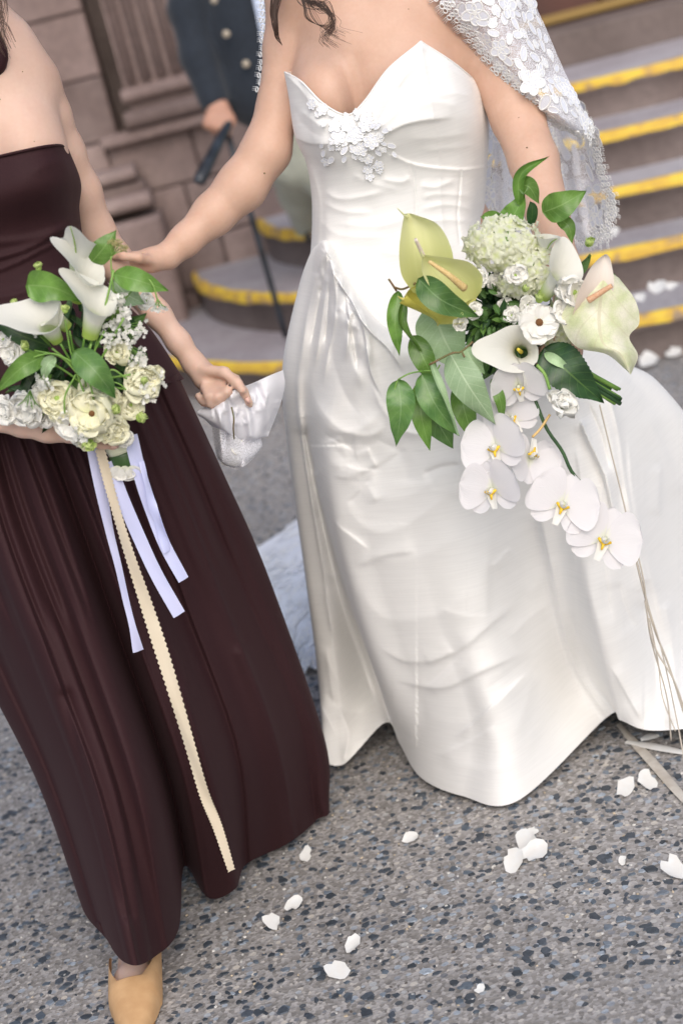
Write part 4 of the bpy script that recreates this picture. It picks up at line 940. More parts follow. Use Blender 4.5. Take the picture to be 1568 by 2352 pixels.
def calla(parent, basep, mouth, rmouth, tipdir, mat=None, facing=.4, rb=7, seam=1., name='calla_lily', label=None, tiplen=.55, spadix=False, hook=.25, flare=.62, vein=False):
    """trumpet: base and mouth places (px,py,Y), mouth radius in px, tipdir = (right, up, towards) direction of the pointed tip"""
    B = P(*basep); Mo = P(*mouth); A = Mo-B; H = np.linalg.norm(A); A = A/H
    zc = (Mo-CP)@FW; rm = rmouth*zc/FPX; r0 = rb*zc/FPX
    T = tipdir[0]*RC+tipdir[1]*UC-tipdir[2]*FW; T = nrm(T-A*(T@A)); N_ = np.cross(A, T)
    nv, nu = 34, 61; v, uv = [], []
    for i in range(nv):
        t = i/(nv-1)
        for j in range(nu):
            ph = (j/(nu-1)*2-1)*math.pi*1.06          # overlaps itself at the seam
            k = .5+.5*math.cos(min(abs(ph), math.pi))
            tip = math.exp(-(ph/.38)**2)
            r = r0+(rm*.50-r0)*t**1.1
            fl = max(0, t-.42)/.58
            r += rm*flare*fl**2.0*(.50+.50*k)
            z = H*(t*(.66+.40*k))
            z += -H*.10*fl**3*(.4+k*.6)*flare             # rim rolls outward
            r += rm*tiplen*tip*fl**4; z += rm*tiplen*hook*tip*fl**3
            r *= 1+.05*math.sin(3*ph+1)*fl+ (.05 if ph > math.pi*.8 else 0)
            z += rm*.07*math.sin(2*ph+.6)*fl
            v.append(B+A*z+(math.cos(ph)*T+math.sin(ph)*N_)*r); uv.append((j/(nu-1), t))
    o = ob(name, mkmesh(name, v, gridfaces(nv, nu), mat or CALLA, uv=uv), parent)
    if label: o['label'] = label
    if spadix:
        s0 = B+A*H*.30; s1 = B+A*H*.78
        ob('spadix', mkmesh('spadix', *tube_vf(cr([s0, (s0+s1)/2, s1], 10), np.linspace(rm*.13, rm*.09, 10), 10), SPADY), o)
    if not vein: return o
    mv = MB()                                           # green vein at the back of the tip
    line = []
    for t in np.linspace(.05, 1, 24):
        fl = max(0, t-.42)/.58; r = r0+(rm*.5-r0)*t**1.1+rm*flare*fl**2+rm*tiplen*fl**3*1.2
        z = H*t*1.06-H*.10*fl**3*flare+rm*tiplen*hook*fl**3+rm*.07*math.sin(.6)*fl
        r *= 1+.05*math.sin(1)*fl
        line.append(B+A*z+T*(r+.0002))
    mv.tube(line, np.concatenate([np.linspace(.0004, .0010, 18), np.linspace(.0012, .0006, 6)]), 5)
    ob('green_vein', mv.mesh('green_vein', GVEIN), o)
    return o
GVEIN = M('green_vein', (.30, .46, .08), .5)
PET_CREAM = [petal_me('petal', CREAM, .78, .22+.1*(s % 3), .05+.12*(s % 4), .24, 2.5+.4*(s % 3), seed=s, nr=11, nc=13) for s in range(6)]
PET_WHITE = [petal_me('petal', WHITE, .74, .2+.1*(s % 3), .05+.12*(s % 4), .2, 2.4+.4*(s % 3), seed=s+9, nr=11, nc=13) for s in range(6)]
PET_FLAT = [petal_me('petal', WHITE, .58, .16, .10, .05, 2, seed=s+20) for s in range(3)]
PET_BUD = [petal_me('petal', GBUD, .60, .45, -.15, .03, 2, seed=s+30) for s in range(2)]
CORE = {}
def core_me(mat, r=.2):
    k = (mat.name, r)
    if k not in CORE:
        v = []; 
        for a in range(7):
            th = math.pi*a/6
            for b_ in range(10): v.append((r*math.sin(th)*math.cos(b_*.628), r*math.sin(th)*math.sin(b_*.628), r*.8*math.cos(th)+r*.3))
        CORE[k] = mkmesh('flower_centre', v, gridfaces(7, 10, True), mat)
    return CORE[k]
def ruffled(parent, pos, rpx, n, pets=None, layers=((7, 72, 1.), (6, 52, .86), (5, 32, .66), (4, 14, .5)), name='lisianthus', core=None, corer=.16, label=None, seed=0):
    g = random.Random(seed*31+int(pos[0])); p, R = PR(*pos, rpx); pets = pets or PET_CREAM
    bm = basis(n, pos=p, s=R)
    o = ob(name, core_me(core or GBUD, corer), parent, bm)
    if label: o['label'] = label
    for li, (cnt, ang, sz) in enumerate(layers):
        off = g.uniform(0, 6)
        for q in range(cnt):
            a = off+q*2*math.pi/cnt+g.uniform(-.4, .4)
            m = bm@Matrix.Rotation(a, 4, 'Z')@Matrix.Rotation(rad(90-ang+g.uniform(-14, 14)), 4, 'X')@Matrix.Rotation(g.uniform(-.35, .35), 4, 'Y')@Matrix.Scale(sz*g.uniform(.78, 1.12), 4)
            ob('petal', g.choice(pets), o, m)
    return o
FLORET = None
def floret_me():
    mb = MB()
    for q in range(4):
        a = q*math.pi/2+.2; g = random.Random(q)
        v, uv = [], []
        for i in range(5):
            t = i/4
            for j in range(5):
                u = j/2-1; w = .55*math.sin(math.pi*min(1, .12+.72*t))*(1 if t < .7 else .8)
                x, y, z = u*w, t, .18*t*t-.22*t*t*abs(u)+.08*math.sin(3*u+q)*t
                v.append((x*math.cos(a)-y*math.sin(a), x*math.sin(a)+y*math.cos(a), z)); uv.append((u*.5+.5, t))
        mb.add(v, gridfaces(5, 5), np.array(uv))
    return mb.mesh('floret', HYDR)
FLORET = floret_me()
WFLORET = None
def small_white_me():
    mb = MB()
    for q in range(5):
        a = q*2*math.pi/5; v, uv = [], []
        for i in range(4):
            t = i/3
            for j in range(3):
                u = j-1; w = .38*math.sin(math.pi*min(1, .1+.75*t)); x, y, z = u*w, t, .1*t
                v.append((x*math.cos(a)-y*math.sin(a), x*math.sin(a)+y*math.cos(a), z)); uv.append((u*.5+.5, .3+.7*t))
        mb.add(v, gridfaces(4, 3), np.array(uv))
    return mb.mesh('floret', WHITE)
WFLORET = small_white_me()
def hydrangea(parent, c, rx, ry, nfl, seed=1, size=15, label=None, name='hydrangea', face0=(0, 0)):
    g = random.Random(seed); p = P(*c); zc = (p-CP)@FW; k = zc/FPX
    o = ob(name, core_me(STEM, .5), parent, basis(face(), pos=p-face()*-.0, s=rx*k*.9))
    if label: o['label'] = label
    for q in range(nfl):
        # spread over the half ball that faces out
        z = 1-(q+.5)/nfl*1.05; r = math.sqrt(max(0, 1-z*z)); a = q*2.39996+g.uniform(-.2, .2)
        d = V(r*math.cos(a), r*math.sin(a), z)+V(g.gauss(0, .07), g.gauss(0, .07), g.gauss(0, .07)); d = nrm(d)
        w = RC*d[0]*rx*k+UC*d[1]*ry*k-FW*d[2]*ry*k*.8
        nn = nrm(RC*(d[0]+face0[0]+g.gauss(0, .25))+UC*(d[1]+face0[1]+g.gauss(0, .25))-FW*(d[2]+.15))
        m = basis(nn, pos=p+w*g.uniform(.93, 1.05), s=size*k*g.uniform(.85, 1.15))@Matrix.Rotation(g.uniform(0, 6), 4, 'Z')
        ob('floret', FLORET, o, m)
    return o
def umbel(parent, basep, c, r, nst=16, seed=0, dead=False, name='lace_umbel'):
    """many fine stalks from one point, each ending in tiny white flowers"""
    g = random.Random(seed); B = P(*basep); C_ = P(*c); ax = nrm(C_-B); k = ((C_-CP)@FW)/FPX; R = r*k
    e1 = nrm(np.cross(ax, FW)); e2 = np.cross(ax, e1); mb = MB(); ends = []
    L = np.linalg.norm(C_-B)
    for q in range(nst):
        a = q*2.4; rr = R*math.sqrt((q+.5)/nst); e = B+ax*L*(1+g.uniform(-.12, .1)-.25*(rr/R)**2)+e1*rr*math.cos(a)+e2*rr*math.sin(a)
        mb.tube([B, B+(e-B)*.5+ax*L*.12, e], .0005, 4, n=6); ends.append(e)
    o = ob(name, mb.mesh(name, STEM), parent)
    for e in ends:
        for q in range(3):
            pp = e+V(g.gauss(0, .0026), g.gauss(0, .0026), g.gauss(0, .0026)); n = nrm(ax+face()*.7+V(g.gauss(0, .4), g.gauss(0, .4), g.gauss(0, .4)))
            ob('floret', WFLORET if not dead else BURR, o, basis(n, pos=pp, s=(.0034 if not dead else .003)*g.uniform(.7, 1.25))@Matrix.Rotation(g.uniform(0, 6), 4, 'Z'))
    return o
def burr():
    mb = MB()
    for q in range(9):
        a = q*.7; z = .3*(q % 3)
        mb.tube([V(0, 0, 0), V(math.cos(a), math.sin(a), .4+z)], [.16, .05], 4)
    return mb.mesh('floret', M('dry_umbel', (.34, .34, .10), .8, (.48, .40, .22), 200))
BURR = burr()
def bud(parent, c, r, n, seed=0, name='flower_bud'):
    return ruffled(parent, c, r, n, PET_BUD, ((4, 35, 1.), (4, 20, .95), (3, 8, .8)), name=name, corer=.45, seed=seed)
def stems(parent, lst, name='stem', mat=None, r=.0016):
    for pts in lst:
        ob(name, mkmesh(name, *tube_vf(cr(px_path(pts), 14), r, 7), mat or STEM), parent)
def orchid_parts():
    big = petal_me('petal', ORCH, .66, .10, .06, .015, 1, seed=3, nr=13, nc=13, base=.10)
    sep = petal_me('sepal', ORCH, .36, .12, .08, .01, 1, seed=4, nr=11, nc=9, base=.25)
    side = petal_me('lip_lobe', WHITE, .34, .7, -.5, .03, 1, seed=5)
    mb = MB()
    v = []
    for i in range(9):
        t = i/8
        for j in range(7):
            u = j/3-1; w = .30*(1-.55*t)+.02; v.append((u*w, t*.9, -.45*t*t+.22*abs(u)*(1-t)+.2*max(0, t-.75)))
    lip = mkmesh('lip', v, gridfaces(9, 7), WHITE, uv=[(.5, .9)]*63)
    ym = MB(); ym.tube([V(-.34, .02, .22), V(-.1, .12, .14), V(.1, .12, .14), V(.34, .02, .22)], [.06, .11, .11, .06], 8, ) 
    ym.tube([V(0, .12, .14), V(0, .5, .06)], [.12, .04], 8)
    yel = ym.mesh('yellow_callus', YEL)
    cm = MB(); cm.tube([V(0, -.02, .02), V(0, .0, .16), V(0, .05, .24)], [.07, .075, .06], 10)
    colm = cm.mesh('column', ORCH)
    return big, sep, side, lip, yel, colm
OP = orchid_parts()
def orchid(parent, pos, rpx, n, roll_=0., close=0., label=None, skip=()):
    """roll_: turn of the whole flower in its plane (radians, anticlockwise); close: how far the petals fold forward"""
    p, R = PR(*pos, rpx); bm = basis(n, pos=p, s=R)@Matrix.Rotation(roll_, 4, 'Z')
    o = ob('moth_orchid', OP[5], parent, bm)
    if label: o['label'] = label
    def put(name, me, ang, s, tilt=0., z=0., sx=1.):
        m = bm@Matrix.Rotation(rad(ang), 4, 'Z')@Matrix.Translation((0, .04, z))@Matrix.Rotation(rad(tilt), 4, 'X')@Matrix.Diagonal((s*sx, s, s, 1))
        return ob(name, me, o, m)
    if 0 not in skip: put('sepal', OP[1], 0, .88, 4+close*40, -.03)
    if 1 not in skip: put('sepal', OP[1], 128, .86, 4+close*30, -.03)
    if 2 not in skip: put('sepal', OP[1], -128, .86, 4+close*30, -.03)
    if 3 not in skip: put('petal', OP[0], 68, 1.0, 6+close*55, .02, 1.15)
    if 4 not in skip: put('petal', OP[0], -68, 1.0, 6+close*55, .025, 1.15)
    put('lip', OP[3], 180, .55, 25, .10); put('lip_lobe', OP[2], 118, .33, 55, .06); put('lip_lobe', OP[2], -118, .33, 55, .06)
    put('yellow_callus', OP[4], 180, .55, 20, .14)
    return o
SMALL = [mkmesh('small_leaf', *(lambda: ([((u*.22*math.sin(math.pi*(t*.9+.08))), t, .12*u*u-.25*t*t) for t in np.linspace(0, 1, 7) for u in (-1, -.5, 0, .5, 1)], gridfaces(7, 5)))(), m_, uv=[((u+1)/2, t) for t in np.linspace(0, 1, 7) for u in (-1, -.5, 0, .5, 1)]) for m_ in (LEAFD, LEAFG, LEAF)]
def greens(parent, c, rx, ry, rz, cnt, size, seed=0, mats=(0, 0, 1)):
    g = random.Random(seed); p = P(*c); k = ((p-CP)@FW)/FPX
    for q in range(cnt):
        d = nrm(V(g.gauss(0, 1), g.gauss(0, 1), g.gauss(0, 1)))*g.uniform(.3, 1)**.5
        w = p+RC*d[0]*rx*k+UC*d[1]*ry*k-FW*d[2]*rz
        n = nrm(face(g.gauss(0, .6), g.gauss(0, .6), .7)); upd = RC*d[0]+UC*d[1]+.3*V(g.gauss(0, 1), g.gauss(0, 1), g.gauss(0, 1))
        ob('small_leaf', SMALL[g.choice(mats)], parent, basis(n, up=nrm(upd), pos=w, s=size*k*g.uniform(.6, 1.3)))
# ------------------------------------------------------------------ the bridesmaid's bouquet
bq = thing('bouquet', 'calla lily and cream flower bouquet with trailing ribbons held by the woman in burgundy', 'bouquet', P(285, 1070, 2.40))
Y1 = 2.36
greens(bq, (190, 800, 2.40), 110, 90, .03, 70, 62, 2)
greens(bq, (150, 920, 2.40), 120, 50, .02, 30, 50, 3)
stems(bq, [[(290, 1060, 2.40), (240, 950, 2.38), (x0, y0, 2.36), (x1, y1, 2.34)] for x0, y0, x1, y1 in
  ((190, 850, 195, 770), (200, 840, 215, 770), (180, 840, 160, 760), (205, 850, 240, 760), (175, 850, 140, 790), (210, 860, 262, 620), (215, 870, 285, 730), (190, 860, 120, 800), (230, 880, 300, 860), (220, 890, 330, 900), (175, 870, 60, 800))])
stems(bq, [[(190, 860, 2.345), (165, 815, 2.335), (150, 735, 2.33)], [(200, 900, 2.335), (195, 850, 2.325), (210, 790, 2.32)], [(205, 930, 2.33), (185, 880, 2.32), (172, 840, 2.32)], [(180, 860, 2.33), (140, 820, 2.325), (80, 805, 2.33)], [(176, 836, 2.325), (120, 812, 2.32), (60, 826, 2.325)],
  [(220, 950, 2.33), (212, 900, 2.32), (200, 860, 2.318)], [(235, 900, 2.33), (255, 850, 2.325), (292, 870, 2.33)], [(150, 960, 2.33), (150, 910, 2.32), (175, 860, 2.318)]], r=.0013)
blade('leaf', [(62, 655, 2.345), (125, 662, 2.33), (190, 692, 2.345)], 40, LEAF, bq, cup=.2, face_=face(0, -.3), lobe=0, pw=.7)
blade('leaf', [(262, 630, 2.36), (320, 645, 2.34), (388, 668, 2.35)], 31, LEAF, bq, cup=.12, wav=.08)
blade('leaf', [(208, 606, 2.38), (238, 570, 2.365), (268, 528, 2.37)], 30, LEAF, bq, cup=-.12)
blade('leaf', [(262, 645, 2.40), (290, 675, 2.385), (332, 698, 2.39)], 34, LEAFP, bq)
blade('leaf', [(170, 806, 2.325), (222, 856, 2.30), (266, 914, 2.32)], 37, LEAFG, bq, cup=.22, wav=.07)
blade('leaf', [(102, 818, 2.33), (50, 845, 2.31), (-15, 905, 2.325)], 27, LEAF, bq, cup=.2)
blade('leaf', [(127, 822, 2.33), (108, 840, 2.32), (103, 878, 2.33)], 17, LEAFP, bq, cup=.3, wav=.2)
blade('leaf', [(115, 795, 2.37), (50, 770, 2.36), (-20, 735, 2.37)], 27, LEAFD, bq)
blade('leaf', [(280, 720, 2.40), (290, 760, 2.385), (270, 800, 2.39)], 26, LEAFD, bq)
blade('leaf', [(330, 800, 2.41), (300, 850, 2.40), (280, 900, 2.40)], 30, LEAFD, bq); blade('leaf', [(60, 860, 2.39), (90, 900, 2.385), (150, 900, 2.39)], 32, LEAFD, bq)
calla(bq, (176, 650, 2.395), (187, 535, 2.375), 58, (.0, .25, .9), rb=15, tiplen=.6, hook=1.3, label='topmost calla seen from behind with a green vein', flare=.35, vein=True)
calla(bq, (176, 690, 2.375), (210, 590, 2.345), 54, (-.9, .55, .35), rb=15, tiplen=.6, hook=.3, flare=.7)
calla(bq, (207, 772, 2.345), (226, 660, 2.32), 60, (-.75, .7, .1), rb=19, tiplen=.5, label='largest upright calla in the middle')
calla(bq, (132, 782, 2.35), (82, 708, 2.32), 66, (-.7, .5, .5), rb=15, tiplen=.75, label='calla leaning left with a broad rolled rim')
calla(bq, (155, 752, 2.355), (108, 712, 2.34), 38, (.6, -.4, .5), rb=14, tiplen=.5, flare=.6)
for k_, (x, y, Y, r, a, b_, nm, pets, core) in enumerate([
  (32, 812, 2.36, 44, -.5, .1, 'lisianthus', PET_WHITE, None), (132, 915, 2.345, 54, -.2, .1, 'lisianthus', PET_CREAM, None), (268, 812, 2.36, 40, .3, .3, 'lisianthus', PET_CREAM, None),
  (328, 884, 2.35, 50, .5, .2, 'lisianthus', PET_CREAM, None), (62, 940, 2.36, 58, -.4, -.4, 'lisianthus', PET_WHITE, None), (165, 975, 2.335, 44, -.3, -.5, 'ranunculus', PET_WHITE, DARKC),
  (212, 950, 2.325, 54, 0, -.1, 'ranunculus', PET_CREAM, DARKC), (262, 985, 2.345, 40, .4, -.5, 'lisianthus', PET_CREAM, None), (20, 940, 2.37, 46, -.6, -.2, 'lisianthus', PET_WHITE, None), (215, 895, 2.35, 46, 0, .4, 'lisianthus', PET_CREAM, None),
  (336, 692, 2.40, 24, .3, .1, 'lisianthus', PET_WHITE, None), (250, 915, 2.345, 34, .2, .2, 'lisianthus', PET_CREAM, None), (180, 925, 2.34, 34, -.2, .2, 'lisianthus', PET_CREAM, None), (240, 990, 2.335, 32, .1, -.4, 'lisianthus', PET_CREAM, None), (355, 862, 2.36, 28, .6, .2, 'lisianthus', PET_CREAM, None), (310, 860, 2.355, 30, .2, .5, 'lisianthus', PET_CREAM, None), (140, 950, 2.34, 34, -.2, -.2, 'lisianthus', PET_CREAM, None), (95, 905, 2.355, 34, -.3, .2, 'lisianthus', PET_WHITE, None), (10, 780, 2.37, 30, -.4, .3, 'lisianthus', PET_WHITE, None), (60, 830, 2.36, 28, -.1, .3, 'lisianthus', PET_WHITE, None), (200, 1015, 2.345, 26, -.1, -.6, 'lisianthus', PET_CREAM, None), (300, 930, 2.355, 38, .5, -.2, 'lisianthus', PET_CREAM, None), (185, 1000, 2.345, 34, -.1, -.7, 'lisianthus', PET_WHITE, None), (285, 1005, 2.36, 30, .3, -.3, 'lisianthus', PET_WHITE, None), (100, 950, 2.36, 40, -.3, -.5, 'lisianthus', PET_WHITE, None)]):
    if core: ly = ((6, 76, 1.), (4, 58, .8)); r *= .92
    else: ly = ((6, 80, 1.), (5, 64, .86), (3, 38, .6)); r *= .82
    ruffled(bq, (x, y, Y), r, face(a, b_), pets, ly, nm, core, .16, seed=k_)
for k_, (x, y, Y, r, a, b_) in enumerate([(150, 716, 2.33, 17, .1, 1.4), (90, 618, 2.37, 17, -.3, 1.3), (112, 640, 2.37, 13, .5, 1), (60, 800, 2.33, 20, -.3, .6), (322, 960, 2.35, 26, .5, .1), (206, 1016, 2.33, 24, 0, -.5), (264, 944, 2.325, 22, .2, .3), (330, 876, 2.33, 17, .3, .2), (36, 700, 2.38, 14, -.4, 1)]):
    bud(bq, (x, y, Y), r, face(a, b_), k_)
stems(bq, [[(110, 700, 2.38), (96, 660, 2.375), (90, 622, 2.37)], [(250, 760, 2.36), (262, 700, 2.36), (255, 600, 2.36), (259, 590, 2.36)], [(262, 720, 2.37), (310, 660, 2.355), (335, 640, 2.345), (352, 655, 2.34), (362, 690, 2.34)], [(230, 880, 2.335), (270, 880, 2.33), (300, 905, 2.34)]], r=.0011)
umbel(bq, (257, 588, 2.36), (272, 560, 2.36), 24, 14, 1, dead=True, name='dried_umbel')
umbel(bq, (362, 685, 2.34), (364, 712, 2.34), 20, 9, 2); umbel(bq, (262, 665, 2.37), (272, 698, 2.35), 20, 10, 3); umbel(bq, (250, 700, 2.37), (285, 738, 2.345), 26, 14, 4)
umbel(bq, (270, 740, 2.37), (315, 770, 2.35), 32, 16, 5); umbel(bq, (280, 780, 2.37), (325, 832, 2.35), 26, 12, 6); umbel(bq, (330, 850, 2.37), (372, 880, 2.355), 20, 10, 7); umbel(bq, (70, 895, 2.345), (68, 945, 2.33), 32, 13, 8); umbel(bq, (190, 740, 2.37), (300, 725, 2.37), 30, 10, 9)
umbel(bq, (220, 960, 2.33), (175, 1000, 2.32), 26, 12, 11); umbel(bq, (300, 900, 2.36), (345, 905, 2.34), 24, 12, 12); umbel(bq, (250, 760, 2.36), (258, 775, 2.34), 24, 12, 13); umbel(bq, (120, 860, 2.34), (95, 880, 2.33), 24, 12, 14); umbel(bq, (120, 800, 2.37), (80, 745, 2.36), 20, 8, 10)
# bound stems: pale wrap, dark leaf and the cut ends
for q in range(11):
    a = rnd.uniform(0, 6.28); r = .011*math.sqrt(rnd.random()); o_ = V(r*math.cos(a), r*math.sin(a), 0)
    ob('stem', mkmesh('stem', *tube_vf([P(268, 1000, 2.40)+o_, P(280, 1050, 2.40)+o_, P(288+rnd.uniform(-8, 14), rnd.uniform(1085, 1102), 2.40)+o_*1.3], .0032, 8), STEM if q % 3 else STEMD), bq)
tube('dark_leaf_wrap', px_path([(280, 1034, 2.398), (285, 1052, 2.398), (288, 1066, 2.398)]), [.0195, .0205, .0195], LEAFD, bq, 20, n=6)
tube('ribbon_wrap', px_path([(262, 1000, 2.398), (272, 1018, 2.398), (280, 1036, 2.398)]), [.020, .021, .020], WHITE, bq, 20, n=6)
for s_ in range(3): ob('petal', PET_WHITE[s_], bq, basis(face(-.3+.3*s_, -.6), up=-UC+RC*(.3*s_-.2), pos=P(272+s_*14, 1070, 2.375), s=.022))
def ribbon(path, w, mat, parent, pico=0, n=60, name='ribbon', tw=0., label=None):
    """path of (px,py,Y), w = half widths in px along it"""
    pm = cr(px_path(path), n); ww = cr(np.array(w, float)[:, None], n)[:, 0]; t_ = np.gradient(pm, axis=0)
    v, uv = [], []
    for i in range(n):
        sd_ = nrm(np.cross(t_[i], CP-pm[i])); nn = nrm(np.cross(sd_, t_[i])); a = tw*math.sin(i/n*7)
        k = ((pm[i]-CP)@FW)/FPX*ww[i]; sd_ = sd_*math.cos(a)+nn*math.sin(a)
        pz = (1+.0*i)+(pico*(1 if i % 2 else -1) if pico else 0)
        for u in (-1, -.9, -.45, 0, .45, .9, 1):
            e = pz if abs(u) == 1 else 1
            v.append(pm[i]+sd_*u*k*e+nn*k*.12*math.sin(u*2.2+i*.12)); uv.append((u*.5+.5, i/n))
    o = ob(name, mkmesh(name, v, gridfaces(n, 7), mat, uv=uv), parent)
    if label: o['label'] = label
ribbon([(216, 1030, 2.39), (232, 1120, 2.385), (252, 1220, 2.385), (272, 1300, 2.38), (290, 1380, 2.38), (305, 1440, 2.375), (318, 1496, 2.375)], [16, 15, 10, 8, 8, 8, 13], RIBW, bq, tw=.4, label='white ribbon tail at left with sky blue put into its colour')
ribbon([(300, 1000, 2.385), (322, 1090, 2.38), (348, 1170, 2.38), (378, 1250, 2.375), (422, 1332, 2.37)], [16, 16, 15, 14, 13], RIBW, bq, tw=.3)
ribbon([(325, 1060, 2.375), (345, 1140, 2.37), (362, 1200, 2.37), (384, 1268, 2.37)], [6, 10, 10, 9], RIBW, bq, tw=.9)
ribbon([(252, 1060, 2.385), (280, 1140, 2.38), (318, 1230, 2.38), (360, 1320, 2.375), (412, 1412, 2.37)], [14, 15, 15, 15, 15], RIBW, bq, tw=.2, label='broad white ribbon tail in the middle with sky blue put into its colour')
ribbon([(230, 1030, 2.378), (258, 1140, 2.372), (295, 1265, 2.365), (340, 1400, 2.36), (385, 1540, 2.35), (430, 1690, 2.34), (468, 1820, 2.33), (500, 1900, 2.325), (532, 2000, 2.32)], [11, 12, 14, 15, 15, 15, 14, 11, 9], RIBC, bq, pico=.13, n=190, tw=.7, label='long cream ribbon with a picot edge')
# ------------------------------------------------------------------ the bride's bouquet
bb = thing('bouquet', 'cascading white orchid, hydrangea and anthurium bouquet held by the bride in ivory', 'bouquet', P(1300, 820, 2.48))
greens(bb, (1150, 740, 2.53), 95, 95, .03, 80, 52, 5, (0, 1, 1)); greens(bb, (1280, 680, 2.54), 90, 70, .02, 30, 60, 6); greens(bb, (1125, 715, 2.47), 60, 70, .02, 110, 34, 8, (0, 1, 1, 2)); greens(bb, (1165, 720, 2.50), 70, 60, .015, 50, 60, 9, (0, 0, 1))
for q_, pts_ in enumerate(([(1200, 760, 2.53), (1130, 740, 2.52), (1070, 690, 2.53)], [(1180, 800, 2.53), (1120, 790, 2.52), (1060, 770, 2.53)], [(1200, 700, 2.53), (1130, 670, 2.52), (1080, 630, 2.53)], [(1240, 780, 2.53), (1200, 830, 2.52), (1130, 860, 2.53)])): blade('leaf', pts_, 40, LEAFD, bb)
# leaves
L_ = lambda pts, w, m=LEAF, **k: blade('leaf', pts, w, m, bb, **k)
L_([(990, 700, 2.50), (1020, 780, 2.47), (1060, 850, 2.48)], 62, LEAFP, cup=.1)
L_([(914, 668, 2.47), (907, 742, 2.455), (917, 818, 2.46)], 22, LEAF, cup=.25, wav=.12)
L_([(928, 690, 2.46), (925, 745, 2.45), (965, 806, 2.455)], 13, LEAF, cup=.5, twist=1.2)
L_([(948, 770, 2.47), (975, 830, 2.455), (1005, 890, 2.46)], 30, LEAF)
L_([(985, 920, 2.455), (1005, 970, 2.44), (1040, 1030, 2.45)], 40, LEAFG); L_([(960, 880, 2.45), (968, 960, 2.435), (987, 1036, 2.44)], 27, LEAF)
L_([(1050, 880, 2.45), (1068, 950, 2.435), (1088, 1016, 2.445)], 30, LEAF)
L_([(968, 858, 2.435), (1000, 930, 2.415), (1054, 1002, 2.425)], 36, LEAFG, cup=.2, wav=.09, label=None) if False else L_([(968, 858, 2.435), (1000, 930, 2.415), (1054, 1002, 2.425)], 36, LEAFG, cup=.2, wav=.09)
L_([(914, 872, 2.435), (920, 940, 2.415), (909, 1024, 2.43)], 37, LEAFG, cup=.15, wav=.10)
L_([(1033, 812, 2.42), (1078, 890, 2.395), (1138, 976, 2.41)], 44, LEAFP, cup=-.12, wav=.05)
L_([(988, 828, 2.42), (1018, 905, 2.405), (1052, 1000, 2.41)], 11, LEAFP, cup=.5, twist=1.4)
L_([(1068, 798, 2.43), (1085, 830, 2.42), (1112, 858, 2.43)], 27, LEAFP); L_([(1128, 870, 2.43), (1148, 920, 2.42), (1152, 972, 2.43)], 15, LEAF)
L_([(960, 640, 2.41), (1015, 690, 2.385), (1100, 728, 2.41)], 37, LEAFG, cup=.2, wav=.05)
L_([(1190, 470, 2.50), (1196, 400, 2.49), (1262, 358, 2.48)], 15, LEAF, cup=.6); L_([(1190, 425, 2.50), (1215, 430, 2.49), (1237, 468, 2.495)], 24, LEAF)
L_([(1150, 525, 2.51), (1180, 490, 2.50), (1205, 440, 2.50)], 32, LEAF, face_=face(-.3, .2)); L_([(1150, 510, 2.52), (1125, 500, 2.515), (1102, 498, 2.51)], 20, LEAF)
L_([(1245, 488, 2.52), (1290, 470, 2.50), (1346, 438, 2.51)], 38, LEAF, cup=.12); L_([(1278, 500, 2.53), (1305, 520, 2.52), (1313, 560, 2.52)], 18, LEAF); L_([(1218, 520, 2.53), (1222, 480, 2.52), (1216, 462, 2.52)], 14, LEAFD)
L_([(1248, 800, 2.445), (1310, 860, 2.42), (1385, 925, 2.43)], 56, LEAFD, cup=.12, ser=.05, nc=13, n=40, pw=.9)
L_([(1250, 812, 2.44), (1280, 830, 2.425), (1312, 852, 2.43)], 13, LEAFP, cup=.3)
# twigs
stems(bb, [[(1085, 785, 2.41), (1058, 808, 2.405), (1035, 812, 2.405), (985, 838, 2.41)], [(1060, 808, 2.405), (1066, 820, 2.40)], [(910, 668, 2.46), (903, 657, 2.455), (892, 641, 2.455)], [(905, 660, 2.455), (925, 664, 2.455), (955, 650, 2.45)]], 'twig', TWIG, .0016)
stems(bb, [[(972, 852, 2.43), (940, 858, 2.425), (913, 872, 2.43)], [(912, 874, 2.43), (905, 895, 2.43)], [(1010, 838, 2.43), (1000, 850, 2.43), (972, 852, 2.43)]], 'twig', STEM, .0012)
# anthuriums
def spx(parent, a, b_, r0, r1, mat, mid=None):
    pts = [a, mid, b_] if mid else [a, tuple((np.array(a)+np.array(b_))/2), b_]
    zc = (P(*a)-CP)@FW; ob('spadix', mkmesh('spadix', *tube_vf(cr(px_path(pts), 14), cr(np.array([r0, (r0+r1)/2, r1, ])[:, None]*zc/FPX, 14)[:, 0], 12), mat), parent)
def spathe(rows, mat, bow, **k):
    C_ = []
    for r in rows: C_.append([(x, y, Y+bow*(1-(2*q/(len(r)-1)-1)**2)) for q, (x, y, Y) in enumerate(r)])
    return loft('anthurium', rows_px(C_), 40, 31, mat, bb)
a1 = spathe([[(928, 492, 2.43), (934, 490, 2.43), (940, 490, 2.43), (947, 491, 2.43)], [(921, 530, 2.425), (945, 528, 2.425), (975, 520, 2.425), (1004, 515, 2.425)], [(916, 580, 2.42), (950, 580, 2.425), (990, 573, 2.425), (1035, 568, 2.42)],
  [(922, 632, 2.43), (960, 640, 2.435), (1000, 640, 2.435), (1040, 620, 2.43)], [(948, 672, 2.445), (975, 682, 2.45), (1000, 682, 2.45), (1026, 666, 2.445)]], ANTH, .022)

